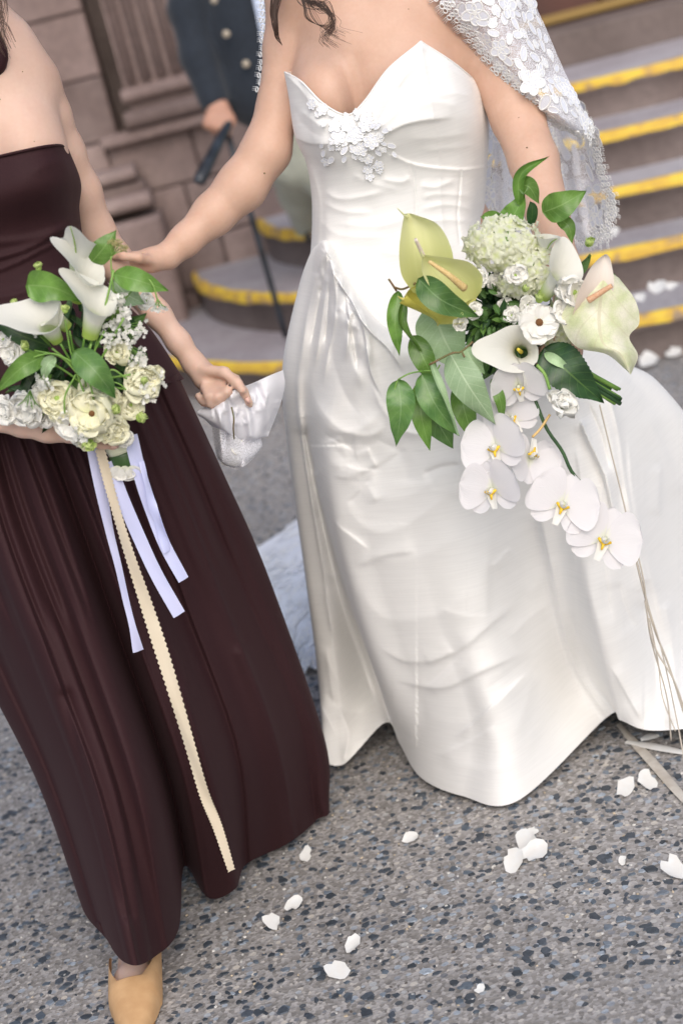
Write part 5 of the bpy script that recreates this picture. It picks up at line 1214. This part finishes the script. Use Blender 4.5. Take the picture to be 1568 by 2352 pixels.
tube('spathe_tip', px_path([(936, 499, 2.44), (926, 492, 2.438), (912, 478, 2.435)]), [.0022, .0014, .0005], ANTH, a1, 6, n=8); spx(a1, (974, 592, 2.43), (954, 550, 2.405), 5.5, 4, SPADW)
a3 = blade('anthurium', [(1072, 712, 2.425), (1000, 706, 2.455), (925, 688, 2.42)], 62, ANTHY, bb, cup=.45, wav=.02, lobe=.3, n=34, nc=21, face_=face(0, .55)); a3['label'] = 'yellow lower anthurium seen from outside'
tube('spathe_tip', px_path([(927, 688, 2.42), (918, 684, 2.418), (914, 680, 2.415)]), [.0025, .0015, .0005], ANTHY, a3, 6, n=8)
a2 = spathe([[(968, 590, 2.40), (971, 588, 2.40), (974, 586, 2.40), (978, 586, 2.40)], [(970, 628, 2.40), (990, 613, 2.405), (1010, 603, 2.405), (1032, 593, 2.40)], [(992, 664, 2.40), (1015, 641, 2.405), (1045, 618, 2.405), (1078, 603, 2.40)],
  [(1034, 694, 2.405), (1052, 666, 2.41), (1080, 645, 2.41), (1106, 633, 2.405)], [(1062, 702, 2.415), (1076, 690, 2.42), (1092, 684, 2.42), (1105, 668, 2.415)]], ANTH, .018)
tube('spathe_tip', px_path([(972, 590, 2.405), (968, 584, 2.403), (966, 576, 2.40)]), [.002, .0015, .0005], ANTH, a2, 6, n=8); spx(a2, (1066, 662, 2.40), (984, 600, 2.385), 9.5, 4, SPAD, (1030, 632, 2.385))
# hydrangea and its neighbours
hydrangea(bb, (1155, 560, 2.495), 88, 60, 85, 1, 18); hydrangea(bb, (1225, 615, 2.485), 58, 62, 60, 2, 16, face0=(0, .1)); hydrangea(bb, (1190, 650, 2.47), 44, 32, 34, 3, 15); hydrangea(bb, (1278, 772, 2.47), 34, 36, 30, 4, 12, label='greener hydrangea below the white ranunculus'); hydrangea(bb, (1290, 690, 2.475), 26, 34, 20, 5, 12)
for q, (x, y, Y, r) in enumerate(((1182, 632, 2.44, 26), (1175, 725, 2.45, 22), (1210, 700, 2.45, 22), (1160, 700, 2.47, 18), (1100, 640, 2.47, 22), (1056, 745, 2.41, 18), (1090, 715, 2.42, 20), (1140, 655, 2.49, 30))):
    ruffled(bb, (x, y, Y), r, face(rnd.uniform(-.4, .2), rnd.uniform(-.2, .4)), PET_WHITE, ((5, 66, 1.), (4, 35, .7)), 'stock_flower', seed=q)
calla(bb, (1240, 600, 2.50), (1262, 530, 2.46), 34, (.15, .3, .9), rb=12, tiplen=.4, hook=1.6, flare=.4, vein=True)
calla(bb, (1246, 682, 2.46), (1312, 595, 2.425), 50, (.3, .9, .2), rb=16, tiplen=.25, label='white calla with a green tube beside the blush anthurium')
for q, (x, y, r) in enumerate(((1318, 672, 46), (1300, 710, 36))): ruffled(bb, (x, y, 2.43), r, face(.2, -.1), PET_WHITE, ((5, 74, 1.), (4, 50, .8)), 'white_bloom', seed=q+4)
a5 = spathe([[(1350, 640, 2.43), (1375, 626, 2.43), (1400, 626, 2.43), (1420, 638, 2.43)], [(1308, 690, 2.425), (1355, 682, 2.42), (1405, 676, 2.42), (1458, 690, 2.42)], [(1288, 738, 2.42), (1345, 737, 2.41), (1405, 737, 2.41), (1467, 742, 2.42)],
  [(1322, 796, 2.41), (1365, 792, 2.40), (1405, 786, 2.40), (1444, 774, 2.41)], [(1392, 814, 2.405), (1412, 813, 2.395), (1436, 812, 2.395), (1464, 816, 2.41)], [(1439, 852, 2.405), (1443, 856, 2.40), (1447, 860, 2.40), (1451, 853, 2.405)]], ANTHP, -.016); a5['label'] = 'large pale green veined anthurium at the right edge'
a4 = blade('anthurium', [(1350, 722, 2.42), (1368, 665, 2.405), (1390, 584, 2.415)], 46, ANTHW, bb, cup=.25, wav=.03, lobe=.7, n=34, nc=21, face_=face(.35, 0)); a4['label'] = 'blush anthurium with a coral spadix'
spx(a4, (1350, 690, 2.39), (1404, 656, 2.375), 8, 5.5, SPADP)
ruffled(bb, (1237, 741, 2.425), 50, face(.05, -.05), PET_FLAT, ((7, 82, 1.), (6, 72, .93)), 'ranunculus', DARKC, .19, label='open white ranunculus with a dark orange centre', seed=3)
calla(bb, (1200, 812, 2.48), (1186, 800, 2.40), 42, (-.95, .0, .1), rb=12, tiplen=.8, spadix=True, label='open calla facing the viewer with a yellow spadix', facing=1, flare=1.1)
calla(bb, (1262, 868, 2.44), (1170, 866, 2.44), 52, (-.8, .6, -.1), rb=16, tiplen=.5, label='greenish calla seen from the side')
stems(bb, [[(1232, 838, 2.41), (1250, 860, 2.405), (1262, 895, 2.40)]], r=.0024, mat=STEM)
bud(bb, (1350, 560, 2.47), 21, face(.2, .2), 3); bud(bb, (1238, 690, 2.435), 20, face(-.2, .6), 4); bud(bb, (1058, 725, 2.405), 15, face(-.3, .1), 5); bud(bb, (1205, 665, 2.44), 16, face(0, .2), 6)
ruffled(bb, (1288, 935, 2.40), 42, face(.3, .6, .6), PET_WHITE, ((7, 70, 1.), (5, 45, .8), (3, 20, .5)), 'ranunculus', seed=8)
# bound stem ends
for q in range(13):
    dx, dy = rnd.uniform(-14, 14), rnd.uniform(-16, 16)
    ex = rnd.uniform(-8, 18)
    ob('stem', mkmesh('stem', *tube_vf(cr([P(1280+dx*.5, 800+dy*.5, 2.49), P(1340+dx*.7, 860+dy, 2.49), P(1412+ex+dx, 905+ex*.5+dy*1.2, 2.50)], 8), .0034 if q < 8 else .0022, 8), STEM if q % 3 else STEMD), bb)
# orchid cascade
ob('stem', mkmesh('stem', *tube_vf(cr(px_path([(1180, 790, 2.46), (1228, 918, 2.43), (1255, 985, 2.42), (1290, 1036, 2.415), (1315, 1088, 2.41), (1372, 1155, 2.41), (1395, 1230, 2.42)]), 24), .0026, 8), STEMD), bb)
ob('stem', mkmesh('stem', *tube_vf(cr(px_path([(1262, 952, 2.41), (1240, 985, 2.405), (1222, 1004, 2.40)]), 10), .0020, 8), M('ochre_stem', (.62, .42, .16), .5)), bb)
orchid(bb, (1190, 885, 2.425), 66, face(-.1, -.5), .2, .25)
orchid(bb, (1140, 1030, 2.41), 80, face(-.5, .1), .25, .3, label='upper left orchid turned half away')
orchid(bb, (1132, 1125, 2.395), 76, face(-.5, -.1), .15, .3, label='lower left orchid turned half away')
orchid(bb, (1215, 1050, 2.425), 74, face(.35, .1, .8), 2.9, .3, label='orchid hanging with its back petals showing')
orchid(bb, (1175, 965, 2.44), 66, face(-.2, .2), .6, .3)
orchid(bb, (1289, 1160, 2.395), 84, face(.05, .05), -.38, .08, label='broad open orchid above the lowest one')
orchid(bb, (1384, 1240, 2.385), 86, face(.05, .02), -.36, .08, label='lowest orchid at the tip of the cascade')
# ------------------------------------------------------------------ white cloth pouch in the bridesmaid's other hand
TULLE2 = alpha_mat('lace_cloth', (.88, .88, .94), .45, .95, 260)
pouch = thing('petal_pouch', 'white cloth with a tied sheer petal pouch held in the bridesmaid\'s lowered hand', 'pouch', P(560, 960, 2.70))
cl = rows_px([[(505, 912, 2.70), (540, 895, 2.68), (580, 880, 2.70), (620, 862, 2.72), (650, 850, 2.75)], [(478, 930, 2.70), (520, 925, 2.67), (565, 925, 2.70), (610, 905, 2.70), (654, 885, 2.75)],
  [(452, 948, 2.70), (500, 965, 2.67), (555, 970, 2.69), (605, 960, 2.70), (642, 935, 2.75)], [(472, 965, 2.71), (510, 985, 2.68), (552, 1006, 2.70), (590, 1004, 2.70), (620, 990, 2.74)], [(484, 977, 2.72), (515, 990, 2.70), (550, 1008, 2.71), (586, 1006, 2.71), (616, 1002, 2.74)]])
loft('cloth', cl, 60, 80, CLOTH, pouch, [([(520, 910), (530, 950), (535, 1000)], 7, -.012, 'b'), ([(555, 905), (570, 950), (575, 1000)], 8, .012, 'b'), ([(590, 890), (610, 940), (612, 990)], 8, -.01, 'b'), ([(495, 930), (505, 960), (510, 985)], 6, .008)]+creases(16, 470, 640, 890, 990, (70, 35), (12, 32), (4, 8), (.003, .007)))
lc = rows_px([[(486, 978, 2.725), (515, 985, 2.71), (545, 995, 2.715), (575, 1000, 2.71), (600, 1000, 2.73)], [(492, 1020, 2.73), (518, 1030, 2.705), (542, 1030, 2.72), (570, 1035, 2.71), (596, 1025, 2.735)], [(500, 1055, 2.735), (520, 1066, 2.71), (540, 1078, 2.72), (562, 1070, 2.71), (586, 1048, 2.74)]])
loft('lace_hem', lc, 40, 60, TULLE2, pouch, [([(505, 985), (510, 1060)], 7, .012, 'b'), ([(530, 990), (532, 1070)], 6, -.012, 'b'), ([(560, 1000), (556, 1070)], 7, .012, 'b'), ([(585, 1000), (575, 1055)], 6, -.01, 'b')])
b = Body(); b.ell(P(540, 1035, 2.72), (.028, .022, .026), .015); b.chain([(535, 960, 2.70, 8), (537, 1005, 2.71, 14), (540, 1035, 2.72, 34)], .01); b.ell(P(575, 1022, 2.73), (.02, .018, .016), .015)
b.build('sheer_bag', .0045, alpha_mat('organza', (.82, .83, .9), .35, .8, 500), pouch)
for q in range(16): ob('petal', PET_WHITE[q % 4], pouch, basis(face(rnd.uniform(-1, 1), rnd.uniform(-1, 1)), up=nrm(V(rnd.gauss(0, 1), rnd.gauss(0, 1), rnd.gauss(0, 1))), pos=P(rnd.uniform(520, 565), rnd.uniform(1015, 1055), 2.715+rnd.uniform(-.01, .015)), s=.013))
tube('tie_string', px_path([(532, 935, 2.665), (537, 960, 2.66), (536, 985, 2.66), (538, 1008, 2.675)]), .0012, TWIG, pouch, 6, n=12)
# ------------------------------------------------------------------ lace: motifs are raised cords round closed petals
def lace_motif(kind, seed):
    g = random.Random(seed); mb = MB(); cb = MB()
    def pet(cx, cy, ang, L, w):
        n = 14; pts = []
        for q in range(n):
            t = q/n*2*math.pi; y = .5-.5*math.cos(t); x = w*math.sin(t)*(1.1-.25*y)
            pts.append((x, y*L))
        ca, sa = math.cos(ang), math.sin(ang)
        P3 = np.array([(cx+x*ca-y*sa, cy+x*sa+y*ca, .03) for x, y in pts])
        c = P3.mean(0)+V(0, 0, .05)
        mb.add(np.vstack([P3, c]), [[i, (i+1) % n, n] for i in range(n)])
        pp = np.vstack([P3, P3[:1]])+V(0, 0, .02)
        cb.add(*tube_vf(pp, .07, 4, cap=False))
    if kind == 'flower':
        k = g.choice((5, 6))
        for q in range(k): pet(0, 0, q*2*math.pi/k+g.uniform(-.1, .1), g.uniform(.85, 1.05), .36)
        cb.add(*tube_vf([V(.15*math.cos(a), .15*math.sin(a), .07) for a in np.linspace(0, 6.28, 9)], .05, 4))
    elif kind == 'leaf':
        pet(0, -.6, 0, 1.3, .36)
    else:
        pet(0, -.6, .5, .9, .26); pet(0, -.6, -.5, .9, .26); pet(0, -.6, 0, 1.2, .28)
    n1 = len(mb.v) and sum(len(a) for a in mb.v)
    v = np.vstack(mb.v+cb.v); f = mb.f+[[i+n1 for i in q] for q in cb.f]
    fm = [0]*len(mb.f)+[1]*len(cb.f)
    return mkmesh('lace_'+kind, v, f, mats=[LACEF, LACE], fmat=fm)
LF = [lace_motif('flower', s) for s in range(3)]; LL = [lace_motif('leaf', s) for s in range(2)]; LS = [lace_motif('sprig', s) for s in range(2)]
class Sheet:
    def __init__(s, rows, folds=()): s.C = np.array(rows_px(rows)); s.folds = folds
    def at(s, u, v):
        Wr = crw(s.C.shape[0], 2001)[int(v*2000)]; Wc = crw(s.C.shape[1], 2001)[int(u*2000)]
        return np.einsum('i,j,ijk->k', Wr, Wc, s.C)
    def frame(s, u, v):
        e = .01; p = s.at(min(1, max(0, u)), min(1, max(0, v)))
        a = s.at(min(1, u+e), v)-s.at(max(0, u-e), v); b = s.at(u, min(1, v+e))-s.at(u, max(0, v-e))
        n = nrm(np.cross(a, b)); 
        if n@(CP-p) < 0: n = -n
        return p, n, nrm(b)
CRW = {}
_crw = crw
def crw(k, n, closed=False):
    if (k, n, closed) not in CRW: CRW[(k, n, closed)] = _crw(k, n, closed)
    return CRW[(k, n, closed)]
def scatter(sh, parent, cnt, size, seed, u0=0, u1=1, v0=0, v1=1, mind=1.1, lift=.0006):
    g = random.Random(seed); got = []
    for _ in range(cnt*14):
        if len(got) >= cnt: break
        u, v = g.uniform(u0, u1), g.uniform(v0, v1); p, n, t = sh.frame(u, v)
        kd = g.choice(('f', 'l', 'l', 's')); s_ = size*g.uniform(.75, 1.15)*(1. if kd == 'f' else .85)
        if any(np.linalg.norm(p-q) < (s_+r)*.5*mind for q, r in got): continue
        got.append((p, s_))
        me = g.choice({'f': LF, 'l': LL, 's': LS}[kd]); nm = {'f': 'lace_flower', 'l': 'lace_leaf', 's': 'lace_sprig'}[kd]
        ob(nm, me, parent, basis(n, up=t, pos=p+n*lift, s=s_*.62)@Matrix.Rotation(g.uniform(0, 6.28), 4, 'Z')@Matrix.Diagonal((1, 1, .25, 1)))
def edging(sh, parent, line, seed=0, ring=.0065, fr=1):
    """scalloped border with a fringe along a curve of (u,v)"""
    uv_ = cr(np.array(line, float), 90); pts = [sh.frame(*np.clip(q, 0, 1)) for q in uv_]
    pp = np.array([p for p, n, t in pts]); d = np.r_[0, np.cumsum(np.linalg.norm(np.diff(pp, axis=0), axis=1))]
    L = d[-1]; k = int(L/(ring*1.6)); mb = MB(); c = sh.at(.5, .5)
    for q in range(k):
        s = (q+.5)/k*L; i = min(len(pp)-2, int(np.searchsorted(d, s))); p, n, t = pts[i]
        tg = nrm(pp[min(i+1, len(pp)-1)]-pp[max(0, i-1)]); out = nrm(np.cross(tg, n)); out = out if out@(p-c) > 0 else -out
        sc = abs(math.sin(s/.028*math.pi)); o0 = p+out*(.004+.008*sc)+n*.002-out*.006
        for rr, off in ((ring*.62, 0), (ring*.5, -.009), (ring*.62, -.018)):
            mb.add(*tube_vf([o0+out*off+(tg*math.cos(a)+out*math.sin(a))*rr for a in np.linspace(0, 6.28, 9)], .0012, 4, cap=False))
        for e in range(3*fr):
            b0 = o0+out*ring*.5+tg*(e-1.5)*.0028; mb.add(*tube_vf([b0, b0+out*(.009+.003*sc)+tg*.001], .0005, 3))
    tag(ob('scalloped_edge', mb.mesh('scalloped_edge', LACE), parent), kind='stuff')
veil = thing('veil', 'white floral lace veil with a scalloped fringe falling over the bride\'s shoulder', 'veil', (.35, 2.9, 0))
v1 = Sheet([[(985, -110, 2.78), (1040, -130, 2.76), (1110, -140, 2.78), (1190, -140, 2.84)], [(1012, 0, 2.77), (1080, -10, 2.74), (1150, -10, 2.76), (1226, 0, 2.83)], [(1060, 58, 2.77), (1115, 50, 2.74), (1180, 50, 2.76), (1252, 62, 2.83)],
  [(1100, 112, 2.78), (1150, 110, 2.74), (1205, 112, 2.75), (1278, 124, 2.82)], [(1152, 172, 2.77), (1195, 175, 2.74), (1240, 178, 2.75), (1306, 186, 2.81)], [(1212, 225, 2.76), (1245, 228, 2.74), (1280, 232, 2.75), (1332, 238, 2.80)],
  [(1262, 266, 2.77), (1285, 272, 2.75), (1315, 278, 2.76), (1352, 285, 2.80)], [(1312, 305, 2.80), (1330, 308, 2.79), (1345, 312, 2.79), (1366, 318, 2.81)]])
def sheet_obj(sh, name, parent, nr=60, nc=40, folds=(), mat=None):
    Wr, Wc = crw(sh.C.shape[0], nr), crw(sh.C.shape[1], nc); g = np.einsum('ai,bj,ijk->abk', Wr, Wc, sh.C).reshape(-1, 3)
    return ob(name, mkmesh(name, disp_folds(g, folds), gridfaces(nr, nc), mat or TULLE), parent)
s1 = sheet_obj(v1, 'tulle', veil); scatter(v1, s1, 150, .034, 1, u0=.14, u1=.95, mind=.62); edging(v1, s1, [(0, v) for v in np.linspace(0, .98, 9)]); scatter(v1, s1, 60, .018, 2, u0=0, u1=.18, mind=.7)
edging(v1, s1, [(.98, .9), (.9, .97), (.6, .99), (0.02, 1)])
v2 = Sheet([[(1100, 200, 2.96), (1180, 215, 3.0), (1270, 225, 3.0), (1330, 232, 2.92)], [(1108, 300, 2.96), (1190, 310, 3.02), (1290, 312, 3.02), (1368, 325, 2.92)], [(1110, 400, 2.97), (1200, 405, 3.03), (1300, 408, 3.03), (1392, 415, 2.92)],
  [(1105, 470, 2.98), (1200, 490, 3.04), (1310, 500, 3.04), (1410, 470, 2.92)], [(1100, 515, 3.0), (1200, 530, 3.05), (1310, 550, 3.04), (1398, 545, 2.94)]])
s2 = sheet_obj(v2, 'tulle', veil, folds=[([(1150, 200), (1160, 520)], 14, .02, 'b'), ([(1290, 220), (1340, 540)], 14, .02, 'b'), ([(1340, 220), (1370, 540)], 12, -.02, 'b')])
scatter(v2, s2, 190, .040, 3, mind=.6); edging(v2, s2, [(1, v) for v in np.linspace(.05, 1, 9)]); edging(v2, s2, [(u, 1) for u in np.linspace(.5, 1, 6)])
v3 = Sheet([[(604, -60, 2.92), (625, -60, 2.90), (650, -60, 2.92)], [(606, 40, 2.92), (624, 40, 2.90), (645, 40, 2.92)], [(604, 130, 2.92), (618, 130, 2.90), (636, 130, 2.92)], [(596, 212, 2.92), (604, 216, 2.91), (614, 205, 2.92)]])
s3 = sheet_obj(v3, 'tulle', veil, 30, 12); scatter(v3, s3, 22, .02, 4, mind=.7); edging(v3, s3, [(0, v) for v in np.linspace(0, 1, 6)])
v4 = Sheet([[(700, 330, 3.05), (760, 330, 3.05), (820, 330, 3.05)], [(716, 420, 3.03), (760, 420, 3.03), (820, 420, 3.03)], [(716, 500, 3.03), (760, 500, 3.03), (820, 500, 3.03)], [(714, 572, 3.03), (760, 572, 3.03), (820, 572, 3.03)]])
s4 = sheet_obj(v4, 'tulle', veil, 30, 14); scatter(v4, s4, 22, .024, 6, mind=.8)
# the veil's train lying on the road behind the gown
def gz(x, y, z): p = G(x, y, z); return (x, y, float(p[1]))
v5 = Sheet([[gz(585, 1262, .02), gz(640, 1226, .03), gz(700, 1192, .05), gz(780, 1180, .1)], [gz(612, 1320, .02), gz(660, 1300, .06), gz(710, 1290, .08), gz(790, 1280, .12)], [gz(648, 1415, .02), gz(685, 1400, .05), gz(725, 1395, .08), gz(790, 1390, .1)], [gz(682, 1495, .01), gz(705, 1500, .03), gz(732, 1500, .04), gz(790, 1490, .05)], [gz(700, 1525, .01), gz(718, 1534, .02), gz(738, 1532, .02), gz(790, 1525, .03)]])
m_tr = alpha_mat('train_lace', (.86, .88, .93), .9, 1., 120)
s5 = sheet_obj(v5, 'lace_train', veil, 60, 40, [([(640, 1300), (700, 1250)], 16, .02), ([(660, 1380), (730, 1350)], 14, .02), ([(690, 1460), (735, 1440)], 12, .015)], m_tr); scatter(v5, s5, 110, .05, 7, mind=.6, lift=.003)
# lace pieces sewn on the gown
ap = [(715, 240, 14, 0), (742, 250, 16, 1), (728, 262, 13, 2), (760, 262, 13, 1), (812, 250, 12, 2), (822, 262, 13, 1), (795, 262, 12, 2), (848, 262, 14, 1), (840, 285, 20, 0), (768, 288, 17, 0), (795, 285, 18, 0), (865, 290, 17, 1), (815, 312, 21, 0), (778, 315, 18, 0), (852, 325, 20, 0), (885, 300, 16, 1), (828, 342, 18, 0), (790, 345, 18, 1), (760, 340, 16, 2), (742, 352, 15, 1), (760, 368, 18, 1), (790, 365, 15, 1), (738, 335, 13, 1), (815, 360, 14, 2), (845, 365, 14, 0), (868, 350, 16, 1), (898, 335, 17, 1), (905, 355, 12, 1), (882, 345, 13, 2), (868, 378, 11, 0), (845, 390, 13, 0), (848, 405, 12, 0), (872, 392, 9, 0), (880, 330, 12, 1), (742, 285, 12, 2), (810, 285, 15, 1), (872, 312, 13, 2), (830, 300, 15, 1), (790, 330, 14, 2), (820, 270, 12, 1)]
g9 = random.Random(12)
ap += [(g9.gauss(820, 38), g9.gauss(318, 34), g9.uniform(10, 15), g9.choice((1, 2, 0))) for _ in range(34)]
bm_ = bod.data; co = np.empty(len(bm_.vertices)*3); bm_.vertices.foreach_get('co', co); co = co.reshape(-1, 3); bx, by, bz_ = proj(co)
for q, (x, y, r, k) in enumerate(ap):
    d = (bx-x)**2+(by-y)**2+((bz_ > bz_.min()+.09)*1e6); near = np.argsort(d)[:24]; p = co[near].mean(0)
    u_ = co[near]-p; n = np.linalg.svd(u_)[2][2]; n = n if n@(CP-p) > 0 else -n
    zc = (p-CP)@FW; a = math.atan2(-(y-315), x-815)-math.pi/2
    ob(('lace_flower', 'lace_leaf', 'lace_sprig')[k], (LF, LL, LS)[k][q % 2], bod, basis(nrm(n+face()*.3), pos=p+nrm(CP-p)*(.004+.0004*(q % 5)), s=r*zc/FPX)@Matrix.Rotation(a+rnd.uniform(-.4, .4) if k else rnd.uniform(0, 6), 4, 'Z')@Matrix.Diagonal((1, 1, .4, 1)))
# cords of the bride's bouquet that hang beside the gown
cord = thing('hanging_cords', 'thin beige cords trailing from the bride\'s bouquet down to the road', 'cord', G(1560, 1720, 0))
def hang(pts, r): ob('cord', mkmesh('cord', *tube_vf(cr(px_path(pts), 40), r, 6), CORD), cord)
hang([(1376, 930, 2.49), (1398, 1020, 2.50), (1430, 1150, 2.52), (1462, 1290, 2.54), (1490, 1400, 2.56), (1520, 1500, 2.58), (1562, 1700, 2.62), (1575, 1800, 2.5)], .0011)
hang([(1450, 1240, 2.53), (1470, 1330, 2.54), (1500, 1440, 2.57), (1535, 1530, 2.60), (1570, 1640, 2.62)], .0016); hang([(1455, 1240, 2.53), (1478, 1340, 2.54), (1492, 1460, 2.57), (1530, 1600, 2.61), (1540, 1700, 2.63)], .0012)
hang([(1480, 1380, 2.55), (1500, 1480, 2.57), (1545, 1560, 2.58), (1575, 1640, 2.6)], .0014); hang([(1490, 1420, 2.56), (1510, 1520, 2.59), (1520, 1600, 2.60), (1550, 1680, 2.61)], .001)
def ground_ribbon(pts, w, mat, name, label, cat):
    pm = cr([G(x, y, z) for x, y, z in pts], 30); v = []
    for i, p in enumerate(pm):
        t = nrm(pm[min(i+1, 29)]-pm[max(0, i-1)]); s_ = nrm(np.cross(t, V(0, 0, 1)))
        for u in (-1, -.5, 0, .5, 1): v.append(p+s_*w*u*math.sin(math.pi*min(.93, max(.12, i/29)))**.5+V(0, 0, .002*(1-u*u)+.001))
    o = ob(name, mkmesh(name, v, gridfaces(30, 5), mat), None); tag(o, label, cat)
ground_ribbon([(1438, 1705, .004), (1480, 1712, .006), (1530, 1722, .006), (1600, 1736, .004)], .010, GPETAL, 'ribbon_strip', 'flat pale ribbon strip lying on the road under the hanging cords', 'ribbon')
ground_ribbon([(1420, 1665, .004), (1450, 1700, .004), (1500, 1755, .004), (1560, 1825, .004), (1620, 1890, .004)], .009, DRIED, 'ribbon_strip', 'worn beige ribbon running off the frame across the grey road at right', 'ribbon')
ground_ribbon([(1470, 1700, .008), (1490, 1693, .01), (1512, 1690, .008)], .012, GPETAL, 'petal', 'curled white petal on the road above the flat ribbon strip', 'petal')
# fallen petals
def fallen(x, y, s, rot, z=.001, lab='', seed=0, asp=.7):
    g = random.Random(seed); c = G(x, y, z) if y > 1100 or z > .01 else G(x, y, z); k = 14; nr = 5; s *= 1.3
    a = np.arange(k)*2*math.pi/k; rr = np.array([g.uniform(.8, 1.1) for _ in a]); rr[g.randrange(k)] *= .7
    v = [c+V(0, 0, s*.38)]
    for i in range(1, nr):
        f = i/(nr-1)
        for q in range(k):
            dx, dy = rr[q]*math.cos(a[q])*f*s, rr[q]*math.sin(a[q])*f*s*asp
            X = dx*math.cos(rot)-dy*math.sin(rot); Y_ = dx*math.sin(rot)+dy*math.cos(rot)
            v.append(c+V(X, Y_, .45*(Y_+s*.8)+s*(.02+.22*(dy/s)**2+.16*f**3*max(0, math.sin(a[q]*2+seed)))))
    fs = [[0, 1+q, 1+(q+1) % k] for q in range(k)]
    for i in range(nr-2): fs += [[1+i*k+q, 1+(i+1)*k+q, 1+(i+1)*k+(q+1) % k, 1+i*k+(q+1) % k] for q in range(k)]
    o = ob('petal', mkmesh('petal', v, fs, GPETAL), None); tag(o, lab, 'petal', 'white petals fallen on the ground')
pl = [(676, 2085, .013, .5, 'rounded white petal on the road right of the burgundy hem, uppermost of two close together'), (628, 2126, .014, 2.2, 'white petal on the road lower left of its rounded neighbour beside the burgundy hem'), (705, 1970, .012, 1.2, 'small folded white petal on the road just off the right end of the burgundy hem'),
 (944, 1931, .012, .2, 'lone small white petal on the road below the point of the gown hem'), (1182, 1985, .019, 1.1, 'long white petal, left one of the cluster of three on the road'), (1212, 1942, .018, 1.4, 'upright white petal, top one of the cluster of three on the road'), (1227, 1970, .020, .3, 'wide notched white petal, right one of the cluster of three on the road'),
 (1222, 1916, .009, .1, 'thin petal sliver just above the cluster of three petals'), (1438, 1818, .017, .9, 'slanted white petal on the road, left one of the pair at right'), (1488, 1803, .017, 1.8, 'white petal on the road, right one of the pair at right'), (1548, 2007, .018, 2.2, 'white petal at the right edge of the picture on the grey road'),
 (1430, 1981, .007, 1., 'tiny white petal scrap on the road left of the petal at the right edge'), (812, 2175, .013, .8, 'white petal on the road midway between the shoe and the gown, with a torn edge'), (778, 2240, .017, 2.4, 'largest white petal nearest the bottom of the picture'), (1103, 2276, .007, .3, 'tiny oval white scrap in the bottom middle of the road')]
for q, (x, y, s, r, lab) in enumerate(pl): fallen(x, y, s, r, .002, lab, q)
pl2 = [(1402, 545, .045, .3, .45, 'blurred white petal on the third step beside the veil'), (1510, 668, .045, .9, .15+.15, 'blurred white petal on the second step, left one of two'), (1545, 664, .03, .5, .30, 'blurred white petal on the second step, right one of two'), (1470, 690, .03, 1.5, .30, 'small blurred white petal low on the second step'),
 (1490, 840, .055, .7, .004, 'heap of white petals blurred at the foot of the steps'), (1475, 825, .05, 1.9, .004, 'white petal leaning on the heap at the foot of the steps'), (1548, 818, .04, .4, .004, 'white petal at the foot of the steps by the right edge')]
for q, (x, y, s, r, z, lab) in enumerate(pl2): fallen(x, y, s*.55, r, z+.003, lab, q+40, .8)
